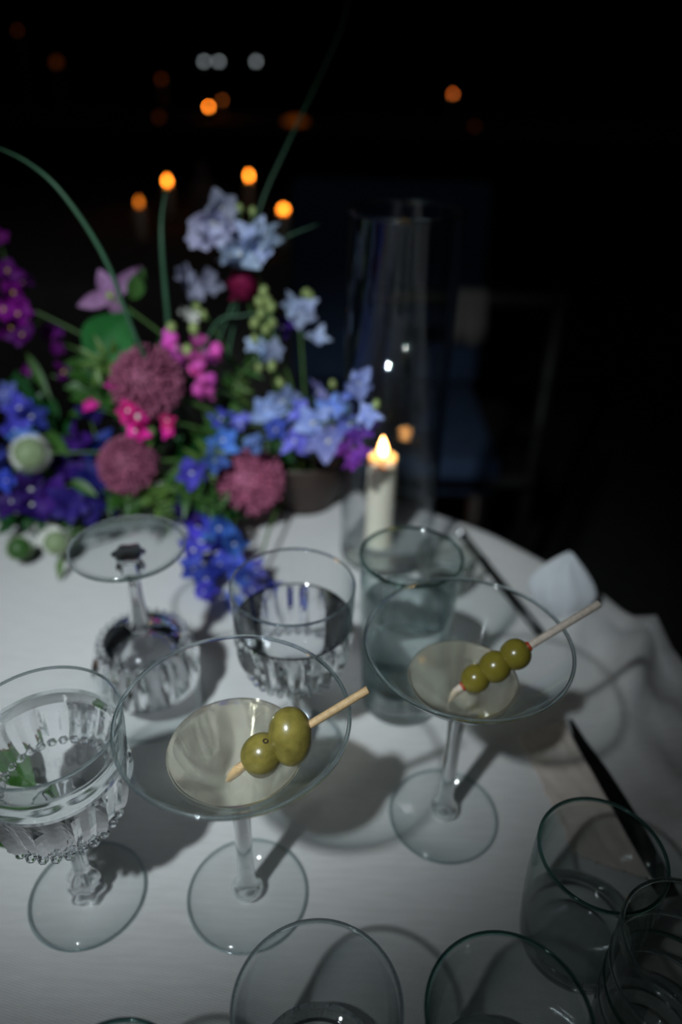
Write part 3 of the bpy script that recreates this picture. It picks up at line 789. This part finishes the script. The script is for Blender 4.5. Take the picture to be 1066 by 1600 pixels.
spray('stock', 'magenta stock at the far left edge', 'flower', [
    (10, 425, .72, 'mag', 1), (20, 455, .71, 'mag', 1), (38, 445, .72, 'mag', .8), (8, 480, .70, 'mag', 1.1), (28, 490, .70, 'mag', 1), (15, 515, .70, 'mag', 1), (35, 525, .69, 'mag', .9), (45, 500, .70, 'mag', .6), (0, 370, .74, 'mag', .6)],
      eye=M_YEL, group='magenta flowers')
spray('stock', 'dim magenta stock just right of the one at the left edge', 'flower', [
    (75, 520, .74, 'mag', .7), (88, 515, .74, 'mag', .6), (88, 545, .73, 'mag', .6)], eye=None, group='magenta flowers')
spray('stock', 'single magenta flower with a yellow eye between the stems', 'flower', [
    (97, 582, .70, 'mag', .9), (45, 578, .71, 'mag', .5)], eye=M_YEL, group='magenta flowers')
spray('snapdragon', 'hot pink snapdragon under the largest purple allium', 'flower', [
    (188, 603, .63, 'hot', .9), (200, 640, .61, 'hot', 1), (213, 655, .60, 'hot', 1.1), (215, 672, .60, 'hot', 1), (262, 655, .62, 'hot', .8), (265, 672, .62, 'hot', .7), (140, 632, .66, 'hot', .6)], eye=M_BEE, group='pink flowers')

# pink bud spikes
def bud_spike(label, spots, tips):
    t = thing('pink_bud_spike', label, 'flower', SRC, 'pink flowers')
    P = [at(*q[:3]) for q in spots]
    top = at(*tips[0]); bot = P[-1]
    pts = bez(SRC - Vector((0, 0, .03)), SRC.lerp(bot, .6) + Vector((0, .02, .03)), bot, 8)[:-1] + bez(bot, bot.lerp(top, .5), top, 6)
    obj('stem', tube([p - SRC for p in pts], 0.0016, 8), G_STEM, t)
    for (x, y, Y, s), p in zip(spots, P):
        d = ((CAM - p).normalized() * .4 + Vector((rnd.uniform(-1, 1), 0, rnd.uniform(-1.2, .2)))).normalized()
        parts = merge(ball(.0062, .0056, .0070, 14, 9), xf(petal_mesh(.011, .0055, .2, .3), Matrix.Translation((0, 0, .003)) @ Matrix.Rotation(-.9, 4, 'Y')),
                      xf(petal_mesh(.010, .005, .2, .3), Matrix.Rotation(2.6, 4, 'Z') @ Matrix.Rotation(-.7, 4, 'Y')))
        obj('bloom', parts, P_PINK, t, p - SRC, d.to_track_quat('Z', 'Y'), s)
        near = min(pts, key=lambda c: (c - p).length)
        obj('stalk', tube([near - SRC, p - SRC], .0007, 5), G_STEM, t)
    for x, y, Y in tips:
        obj('bud', ball(.005, .005, .0058, 12, 8), G_BUD, t, at(x, y, Y) - SRC)
bud_spike('bright pink bud spike right of the largest purple allium', [(310, 535, .66, 1), (338, 546, .66, 1), (300, 555, .65, 1), (312, 570, .65, 1), (325, 555, .66, .9), (303, 578, .65, .9), (318, 592, .65, 1.1), (330, 590, .65, .9), (310, 608, .65, 1), (328, 610, .65, .9)],
          [(303, 513, .66), (293, 547, .65)])
bud_spike('short pink bud spike touching the top of the largest purple allium', [(268, 530, .67, 1), (275, 545, .67, 1), (262, 522, .68, .8), (272, 555, .66, .9), (282, 560, .66, .8)], [(268, 512, .68)])

# drumstick alliums
def allium_head(R, seed, n=620):
    r2 = random.Random(seed); parts = [ball(R * .72, R * .72, R * .70, 20, 12)]
    for k in range(n):
        z = 1 - 2 * (k + .5) / n; a = k * 2.39996
        d = Vector((math.sqrt(1 - z * z) * math.cos(a), math.sqrt(1 - z * z) * math.sin(a), z))
        d = (d + Vector((r2.uniform(-.09, .09), r2.uniform(-.09, .09), r2.uniform(-.09, .09)))).normalized()
        e1 = d.orthogonal().normalized(); e2 = d.cross(e1)
        l = R * r2.uniform(.90, 1.03); w = R * .040
        base = d * R * .62; neck = d * l * .9; tipp = d * l
        v = [tuple(base)]
        v += [tuple(neck + (e1 * math.cos(q) + e2 * math.sin(q)) * w) for q in (0, 2.09, 4.19)] + [tuple(tipp + (e1 * math.cos(q) + e2 * math.sin(q)) * w * 1.2) for q in (1, 3.1, 5.2)]
        parts.append((v, [(0, 1, 2), (0, 2, 3), (0, 3, 1), (1, 4, 2), (2, 5, 3), (3, 6, 1), (1, 4, 6), (2, 5, 4), (3, 6, 5), (4, 5, 6)]))
    v, f = merge(*parts)
    return mesh_from('allium_head', v, f, False)
M_ALL = plain('allium_purple', (0.52, 0.145, 0.26), 0.7, 0.35, 220, trans=0.25)
M_ALL2 = plain('allium_dusky', (0.37, 0.10, 0.185), 0.7, 0.3, 220, trans=0.25)
for px, py, Y, Rpx, mat, lb in ((230, 598, .64, 59, M_ALL2, 'largest dusky purple allium ball, topmost of the three'), (200, 727, .61, 47, M_ALL2, 'dusky purple allium ball in the middle, lowest on the left'),
                                (390, 751, .645, 55, M_ALL, 'rosy purple allium ball nearest the candle, hanging over the cloth')):
    p = at(px, py, Y); R = Rpx * (p - CAM).dot(F) / FPX
    t = thing('allium', lb, 'flower', p, 'purple allium balls')
    hd = obj('flower_head', allium_head(R, px), mat, t); hd['kind'] = 'stuff'
    obj('stem', tube([q - p for q in stem_path(p, SRC + Vector((rnd.uniform(-.02, .02), 0, 0)), .15)], .0022, 8), G_STEM, t)

# scabiosa seed pods
def pod(label, px, py, Y, Rpx, body, spike, ground=False):
    p = at(px, py, Y); R = Rpx * (p - CAM).dot(F) / FPX
    t = thing('seed_pod', label, 'seed pod', p, 'round seed pods')
    t.rotation_mode = 'QUATERNION'; t.rotation_quaternion = ((CAM - p).normalized() + Vector((.1, 0, .2))).to_track_quat('Z', 'Y')
    obj('body', ball(R * .74, R * .74, R * .6, 20, 12), body, t)
    parts = []
    for k in range(150):
        z = .95 - 1.35 * k / 150; a = k * 2.39996
        d = Vector((math.sqrt(max(0, 1 - z * z)) * math.cos(a), math.sqrt(max(0, 1 - z * z)) * math.sin(a), z * .85))
        w = R * .035; e1 = d.orthogonal().normalized() * w; e2 = d.cross(e1).normalized() * w
        b = d * R * .6
        parts.append(([tuple(b + e1), tuple(b + e2), tuple(b - e1 - e2), tuple(d * R * (.80 if z > .35 else 1.0))], [(0, 1, 3), (1, 2, 3), (2, 0, 3)]))
    sp = obj('spikes', mesh_from('spikes', *merge(*parts), False), spike, t); sp['kind'] = 'stuff'
    inv = t.rotation_quaternion.to_matrix().transposed()
    pts = stem_path(p, SRC + Vector((-.02, 0, -.01)), .02 if ground else .15)
    obj('stem', tube([inv @ (q - p) for q in pts], .0014, 6), G_STEM, t)
pod('pale green spiky pod with white bristles at the left edge', 47, 708, .60, 34, G_GREY, M_BEE)
pod('dark green round pod low at the left edge on the cloth', 30, 857, .575, 24, G_LEAF, G_GREY, True)
pod('brownish green round pod low beside the upturned goblet', 88, 848, .575, 26, G_GREY, P_WHITE, True)
spray('small_white_flower', 'small white petals above the low green pods', 'flower', [
    (52, 828, .59, 'white', 1.0), (80, 826, .59, 'white', 1.1), (64, 842, .58, 'white', .9)], eye=None, group='white filler flowers', base=(BX - .05, BY - .04, .03))

# mauve open flower with separate petals
mp_ = at(172, 462, .70)
mf = thing('clematis', 'mauve four-petalled flower above the big green leaf', 'flower', mp_)
for px, py, L in ((122, 478, .036), (158, 428, .030), (212, 425, .034), (196, 500, .020)):
    d = at(px, py, .69) - mp_
    zax = (CAM - mp_).normalized(); xax = (d - zax * d.dot(zax)).normalized(); yax = zax.cross(xax)
    q = Matrix((xax, yax, zax)).transposed().to_quaternion()
    obj('petal', petal_mesh(d.length * 1.0, .0078, .12, .1, .1, 6, 8), P_MAUVE, mf, (0, 0, 0), q)
obj('eye', ball(.004, .004, .004, 12, 8), G_BUD, mf)
obj('stem', tube([q - mp_ for q in stem_path(mp_, SRC, .2)], .0014, 6), G_STEM, mf)

# burgundy ball
bp = at(380, 450, .715)
bf = thing('burgundy_bloom', 'small burgundy bloom below the hanging pale blue flowers', 'flower', bp)
parts = []
for k in range(26):
    z = 1 - 2 * (k + .5) / 26; a = k * 2.39996
    d = Vector((math.sqrt(1 - z * z) * math.cos(a), math.sqrt(1 - z * z) * math.sin(a), z))
    parts.append(xf(petal_mesh(.009, .006, .5, .2), Matrix.Translation(d * .009) @ d.to_track_quat('X', 'Z').to_matrix().to_4x4() @ Matrix.Rotation(-1.1, 4, 'Y')))
obj('petals', merge(ball(.010, .010, .010, 14, 9), *parts), P_BURG, bf, (0, 0, 0), None, 1.25)
obj('stem', tube([q - bp for q in stem_path(bp, SRC, .1)], .0012, 6), G_STEM, bf)

# grass blades
def blade(label, pix, wd0, mat=G_GRASS):
    P = [at(*q) for q in pix]
    n = 28; pts = []
    for i in range(n):
        s = i / (n - 1) * (len(P) - 1); k = min(int(s), len(P) - 2); u = s - k
        a, b, c, d = P[max(k - 1, 0)], P[k], P[k + 1], P[min(k + 2, len(P) - 1)]
        pts.append(0.5 * (2 * b + (c - a) * u + (2 * a - 5 * b + 4 * c - d) * u * u + (3 * b - a - 3 * c + d) * u ** 3))
    v, f = [], []
    for i, p in enumerate(pts):
        t = (pts[min(i + 1, n - 1)] - pts[max(i - 1, 0)]).normalized(); side = t.cross((CAM - p).normalized()).normalized()
        nn = side.cross(t)
        w = wd0 * (1 - (i / (n - 1)) ** 2.5 * .85)
        for q, h in ((-1, .0), (0, -.35), (1, .0), (0, .12)):
            v.append(tuple(p + side * w * q + nn * w * h))
    for i in range(n - 1):
        for k in range(4):
            k2 = (k + 1) % 4; f.append((i * 4 + k, i * 4 + k2, i * 4 + 4 + k2, i * 4 + 4 + k))
    f += [(3, 2, 1, 0), tuple((n - 1) * 4 + k for k in range(4))]
    tag(obj('grass_blade', (v, f), mat), label, 'grass blade', 'long grass blades')
blade('long grass blade arching out to the left edge', [(330, 740, .70), (270, 640, .66), (213, 528, .62), (165, 405, .61), (100, 305, .61), (45, 255, .62), (-10, 228, .63)], .0023)
blade('tall thin grass blade rising to the top of the picture', [(330, 720, .72), (370, 480, .73), (405, 330, .75), (450, 225, .77), (500, 120, .80), (535, 40, .82), (548, -20, .84)], .0015)
blade('short upright grass blade left of the pale lilac blooms', [(300, 700, .70), (268, 560, .69), (262, 490, .69), (254, 400, .69), (253, 340, .70), (260, 295, .71)], .0026)
blade('tiny grass blade pointing right towards the glass cylinder', [(330, 560, .71), (390, 420, .72), (440, 375, .72), (498, 350, .72)], .0013)
blade('slim grass blade across the middle behind the pink spike', [(290, 620, .70), (335, 510, .71), (380, 493, .71), (415, 490, .71)], .0016)

# leaves and foliage
def leaf_mesh(L, w, nu=4, nv=8, drop=.3):
    v, f = [], []
    for j in range(nv + 1):
        s = j / nv; ww = w * max(.02, math.sin(PI * s ** .8)) if 0 < s < 1 else w * .03
        for i in range(nu + 1):
            u = -1 + 2 * i / nu
            v.append((L * s, ww * u, -drop * L * s * s + ww * .3 * abs(u)))
    n = nu + 1
    for j in range(nv):
        for i in range(nu):
            f.append((j * n + i, j * n + i + 1, (j + 1) * n + i + 1, (j + 1) * n + i))
    return v, f
big = at(165, 520, .67)
bl = thing('broad_leaf', 'broad deep green leaf below the mauve flower', 'leaf', big)
ml = mesh_from('leaf', *leaf_mesh(.064, .024, 6, 10, .12)); ml.materials.append(plain('broad_leaf_green', (0.014, 0.13, 0.024), 0.45, 0.2, 40, trans=0.25))
zax = ((CAM - big).normalized() + Vector((0, 0, .3))).normalized(); xax = (at(195, 480, .66) - at(150, 560, .66)).normalized(); xax = (xax - zax * xax.dot(zax)).normalized()
qq = Matrix((xax, zax.cross(xax), zax)).transposed().to_quaternion()
obj('blade', ml, None, bl, at(142, 568, .655) - big, qq)
obj('stalk', tube([q - big for q in stem_path(at(148, 560, .67), SRC, .1)], .0014, 6), G_STEM, bl)
def one_leaf(label, px, py, Y, tpx, tpy, tY, w, mat, cat='leaf', roll=0.0, lean=.3):
    a, b = at(px, py, Y), at(tpx, tpy, tY); x = (b - a); L = x.length; x.normalize()
    z = (CAM - a).normalized() + Vector((0, 0, lean)); z = (z - x * z.dot(x)).normalized()
    q = Matrix((x, z.cross(x), z)).transposed().to_quaternion() @ Quaternion((1, 0, 0), roll)
    me = mesh_from('leaf', *leaf_mesh(L, w, 6, 10, .08)); me.materials.append(mat)
    t = thing('leaf', label, cat, a)
    o = obj('blade', me, None, t, (0, 0, 0), q)
    obj('midrib', tube([(0, 0, .0003), (L * .5, 0, -.08 * L * .25 + .0003), (L * .95, 0, -.08 * L * .9 + .0003)], [.0007, .0005, .0002], 6), G_LIME, t, (0, 0, 0), q)
    return t
one_leaf('bright green bud leaf right of the mauve flower', 205, 468, .70, 224, 420, .70, .0085, G_LEAF)
one_leaf('smooth green leaf hanging under the largest purple allium', 232, 655, .61, 235, 700, .60, .0050, G_LIME)
one_leaf('pale green narrow leaf slanting at the upper left', 42, 552, .70, 80, 625, .67, .0045, G_LEAF)
one_leaf('narrow green leaf slanting down towards the violet flowers', 75, 672, .65, 108, 715, .62, .0055, G_LEAF)
one_leaf('green leaf with a pale vein among the violet flowers', 112, 750, .60, 152, 775, .59, .0055, G_LEAF)
one_leaf('thin green leaf tip pointing down onto the cloth', 95, 868, .565, 92, 908, .55, .0035, G_LIME)
lf = thing('leaf', 'glossy green leaf lying on the brown dish behind the water goblet', 'leaf', (-0.268, 0.315, 0.018))
me = mesh_from('leaf', *leaf_mesh(.105, .026, 8, 12, .10)); me.materials.append(G_LEAF)
obj('blade', me, None, lf, (0, 0, 0.006), (0, math.radians(-3), math.radians(-28)))
obj('midrib', tube([(0, 0, .0006), (.05, 0, -.0020), (.1, 0, -.0090)], [.0012, .0009, .0004], 6), G_LIME, lf, (0, 0, 0.006), (0, math.radians(-3), math.radians(-28)))

LM = {}
for nm, mat in (('a', G_LEAF), ('b', G_LIME), ('c', G_DEEP)):
    LM[nm] = mesh_from('sprig_leaf', *leaf_mesh(.024, .0032, 2, 5, .25)); LM[nm].materials.append(mat)
    LM[nm + '2'] = mesh_from('sprig_leaf', *leaf_mesh(.026, .0075, 2, 5, .25)); LM[nm + '2'].materials.append(mat)
def sprig(label, b, e, kind, n=26, spread=1.0, s=1.0):
    pb, pe = at(*b), at(*e)
    t = thing('foliage_sprig', label, 'foliage', pb, 'green foliage sprigs')
    pts = bez(SRC - Vector((0, 0, .03)), pb.lerp(SRC, .3) + Vector((0, .01, 0)), pb, 7)[:-1] + bez(pb, pb.lerp(pe, .5) + Vector((0, 0, .012)), pe, 10)
    obj('stem', tube([p - pb for p in pts], .0011, 6), G_STEM, t)
    d0 = (pe - pb).normalized()
    for k in range(n):
        u = (k + .5) / n; p = pb.lerp(pe, u) + Vector((0, 0, .012 * 4 * u * (1 - u) * .5))
        a = k * 2.4 + rnd.uniform(-.4, .4)
        e1 = d0.orthogonal().normalized(); e2 = d0.cross(e1)
        d = (d0 * rnd.uniform(.25, .9) + (e1 * math.cos(a) + e2 * math.sin(a)) * spread).normalized()
        up = ((CAM - p).normalized() + Vector((rnd.uniform(-.5, .5), rnd.uniform(-.3, .3), rnd.uniform(0, .8)))); up = (up - d * up.dot(d)).normalized()
        q = Matrix((d, up.cross(d), up)).transposed().to_quaternion()
        obj('leaf', LM[kind], None, t, p - pb, q, s * rnd.uniform(.7, 1.25) * (1.1 - .4 * u))
for a in (('ferny green sprig between the blue spray and the purple alliums', (300, 740, .65), (350, 655, .67), 'a', 34),
          ('lime ferny sprig behind the blue spray', (310, 700, .68), (385, 600, .69), 'b', 26),
          ('bright ferny sprig left of the rosy allium', (285, 790, .61), (335, 700, .63), 'b', 34),
          ('feathery green sprig under the rosy allium', (250, 770, .62), (350, 795, .575), 'a', 36),
          ('lime feathery sprig over the upturned goblet foot', (220, 755, .62), (262, 808, .58), 'b', 30),
          ('green sprig below the middle allium', (170, 770, .62), (215, 800, .59), 'a', 26),
          ('dark leafy sprig behind the largest allium', (200, 610, .68), (150, 545, .69), 'c2', 26),
          ('leafy green sprig left of the largest allium', (165, 650, .68), (125, 570, .70), 'a2', 24),
          ('small-leaved lime sprig above the broad leaf', (180, 570, .67), (150, 575, .65), 'b', 20),
          ('dark sprig behind the pink bud spike', (280, 640, .70), (255, 540, .72), 'c2', 22),
          ('green stem with narrow leaves right of the pink bud spike', (340, 640, .69), (405, 560, .70), 'a', 16),
          ('dark foliage at the far left behind the blue flowers', (90, 690, .68), (20, 600, .70), 'c2', 26),
          ('leafy sprig among the violet flowers at the left', (100, 760, .64), (30, 745, .63), 'c2', 24),
          ('dark leafy mass in the middle of the arrangement', (260, 690, .68), (200, 640, .68), 'c2', 30),
          ('low dark sprig at the left edge above the pods', (120, 800, .62), (10, 815, .62), 'c2', 24),
          ('dark leafy sprig under the periwinkle spray', (350, 745, .69), (450, 705, .69), 'c2', 26),
          ('deep green sprig between the two lower alliums', (290, 740, .66), (300, 690, .66), 'c2', 26),
          ('dark sprig behind the royal blue flowers', (300, 800, .63), (380, 800, .62), 'c2', 22)):
    sprig(*a)


# ------------------------------------------------------------------ dim background: far table, chair, candles
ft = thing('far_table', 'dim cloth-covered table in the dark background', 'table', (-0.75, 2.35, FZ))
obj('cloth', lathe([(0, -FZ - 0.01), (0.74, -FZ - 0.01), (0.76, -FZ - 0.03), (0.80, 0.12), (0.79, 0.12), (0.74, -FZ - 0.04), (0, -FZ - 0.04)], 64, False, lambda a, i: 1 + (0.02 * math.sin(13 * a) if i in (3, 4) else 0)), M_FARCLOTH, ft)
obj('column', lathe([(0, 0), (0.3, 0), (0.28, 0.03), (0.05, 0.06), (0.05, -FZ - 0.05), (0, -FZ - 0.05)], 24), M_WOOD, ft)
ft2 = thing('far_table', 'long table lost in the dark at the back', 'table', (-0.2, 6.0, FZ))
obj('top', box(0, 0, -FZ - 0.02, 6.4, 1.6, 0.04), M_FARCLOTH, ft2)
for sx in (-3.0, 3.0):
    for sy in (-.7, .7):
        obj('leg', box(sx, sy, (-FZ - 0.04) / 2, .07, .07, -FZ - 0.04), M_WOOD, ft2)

M_FF = {}
def far_candle(label, px, py, Y, col, s, fh=.022, fr=.0065, h=None, votive=False, zt=-0.01):
    p = at(px, py, Y)
    key = (col, s)
    if key not in M_FF: M_FF[key] = emit('far_flame_%d' % len(M_FF), col, s)
    hh = p.z - fh / 2 - zt
    t = thing('votive_candle' if votive else 'candle', label, 'candle', (p.x, p.y, zt), 'candles glowing in the background')
    wh = max(hh - .004, .01)
    obj('wax', lathe([(0, 0), (.013, 0), (.013, wh - .002), (.011, wh), (0, wh - .002)], 20), M_WAX, t)
    obj('wick', tube([(0, 0, wh - .003), (0, 0, wh + .006)], .0007, 6), M_WICK, t)
    obj('flame', flame_mesh(fh, fr), M_FF[key], t, (0, 0, wh + .003))
    return t
OR = (1.0, 0.24, 0.018)
far_candle('bright candle flame in the background, above the upright grass blade', 261, 281, 2.35, OR, 17)
far_candle('bright candle flame in the background, above the tallest lilac blooms', 389, 273, 2.45, OR, 17)
far_candle('dim candle flame in the background, left of the upright grass blade', 217, 314, 2.05, OR, 2.2)
far_candle('wide bright candle flame in the background, right of the pale blue blooms', 443, 325, 1.98, OR, 11, fh=.016, fr=.011)
far_candle('bright candle flame high up in the dark on the left', 326, 166, 5.6, OR, 40)
far_candle('faint candle flame just right of the bright one high up', 347, 156, 5.9, (1, .25, .04), 2.2)
far_candle('lone reddish candle flame high on the right', 708, 146, 6.0, (1, .22, .035), 9)
far_candle('very faint candle glow at the upper left', 88, 96, 6.4, (1, .22, .03), .08, fh=.05, fr=.03)
far_candle('faint candle glow at the top left corner', 27, 47, 6.5, (1, .2, .03), .35)
far_candle('faint candle glow left of the dim white glints', 252, 123, 6.3, (1, .2, .03), .22, fh=.03, fr=.015)
far_candle('faint red candle glow low on the right of the dark', 740, 215, 5.4, (1, .2, .03), .05, fh=.03, fr=.02)
far_candle('faint candle glow left of the bright orange smear', 250, 200, 5.5, (1, .2, .03), .07, fh=.04, fr=.02)
lowp = far_candle('low wide amber glow added for a candle reflection in the middle of the dark', 462, 203, 5.4, (1, .22, .02), .10, fh=.05, fr=.085)  # wide glowing flame added in place of a candle's reflection
M_GLINT = emit('glassware_glint', (.85, .95, 1.0), 1.6)  # glowing balls stand in for flash glints off far glassware
for i, (px, lb) in enumerate(((319, 'glowing ball added for a dim glassware glint, leftmost of three at the top'), (342, 'glowing ball added for a dim glassware glint, middle of three at the top'), (400, 'glowing ball added for a dim glassware glint, rightmost of three at the top'))):
    p = at(px, 96, 6.2)
    t = thing('far_glint', lb, 'added glint', p, 'dim white glints')
    obj('glint_ball', ball(.012, .012, .012, 14, 9), M_GLINT, t)
    obj('post', tube([(0, 0, -p.z - .01), (0, 0, -.012)], .006, 8), M_BLACK, t)  # added post that only carries the glint ball

# navy chair behind the table
cx = 0.10; cy = 1.55
ch = thing('chair', 'navy blue upholstered chair in the dark behind the glass cylinder', 'chair', (cx, cy, FZ))
def slab(w, h, d, n=8):
    v, f = [], []
    bm = bmesh.new(); bmesh.ops.create_cube(bm, size=1.0)
    bmesh.ops.scale(bm, vec=(w, d, h), verts=bm.verts)
    bmesh.ops.bevel(bm, geom=list(bm.edges), offset=min(d * .45, .03), segments=4, affect='EDGES', profile=.6)
    me = bpy.data.meshes.new('slab'); bm.to_mesh(me); bm.free()
    me.polygons.foreach_set('use_smooth', [True] * len(me.polygons)); return me
obj('seat', slab(.46, .09, .44), M_NAVY, ch, (0, 0, .44))
obj('backrest', slab(.46, .46, .07), M_NAVY, ch, (0, .22, .72), (math.radians(-8), 0, 0))
for sx in (-.2, .2):
    for sy in (-.19, .19):
        obj('leg', tube([(sx, sy, 0), (sx * .96, sy * .96, .40)], [.014, .02], 8), M_WOOD, ch)

# pale cloth over the next chair and a pale bottle on the far table
def drape(w, d, h):
    v, f = [], []; n = 10
    prof = [(-d / 2, -h), (-d / 2, -h * .6), (-d / 2, -h * .2), (-d / 2 + .004, -.004), (0, 0), (d / 2 - .004, -.004), (d / 2, -h * .2), (d / 2, -h * .5)]
    for j, (y, z) in enumerate(prof):
        for i in range(n + 1):
            u = -1 + 2 * i / n; v.append((u * w / 2 * (1 + .25 * max(0, -z / h)), y - .006 * math.sin(5 * u) * (-z / h), z))
    for j in range(len(prof) - 1):
        for i in range(n):
            f.append((j * (n + 1) + i, j * (n + 1) + i + 1, (j + 1) * (n + 1) + i + 1, (j + 1) * (n + 1) + i))
    return v, f
pp = at(738, 450, 1.35)
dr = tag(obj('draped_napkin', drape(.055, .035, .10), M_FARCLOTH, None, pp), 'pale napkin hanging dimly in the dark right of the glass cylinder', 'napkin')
m_ = dr.modifiers.new('thick', 'SOLIDIFY'); m_.thickness = .002
M_DIMW = plain('black_wood', (0.010, 0.008, 0.006), 0.6, 0.3, 30)
c2 = thing('chair', 'dark wooden chair lost in the shadow right of the glass cylinder', 'chair', (pp.x, pp.y, FZ))
zt = pp.z - FZ - .003
obj('top_rail', slab(.36, .03, .028), M_DIMW, c2, (0, 0, zt - .016))
for sx in (-.165, .165):
    obj('post', tube([(sx, 0, 0), (sx, 0, zt - .02)], .013, 8), M_DIMW, c2)
    obj('leg', tube([(sx, .36, 0), (sx, .36, .42)], .013, 8), M_DIMW, c2)
obj('seat', slab(.36, .035, .40), M_DIMW, c2, (0, .18, .43))
pb_ = at(318, 292, 2.2)
bt = thing('bottle', 'pale bottle standing dimly behind the tallest lilac blooms', 'bottle', (pb_.x, pb_.y, -.01))
bh = pb_.z + .07
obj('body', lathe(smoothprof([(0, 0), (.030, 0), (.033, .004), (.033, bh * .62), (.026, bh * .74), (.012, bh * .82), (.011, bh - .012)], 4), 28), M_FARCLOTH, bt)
obj('cap', lathe([(0, bh), (.012, bh), (.0125, bh - .014), (.011, bh - .016)], 20), M_FARCLOTH, bt)
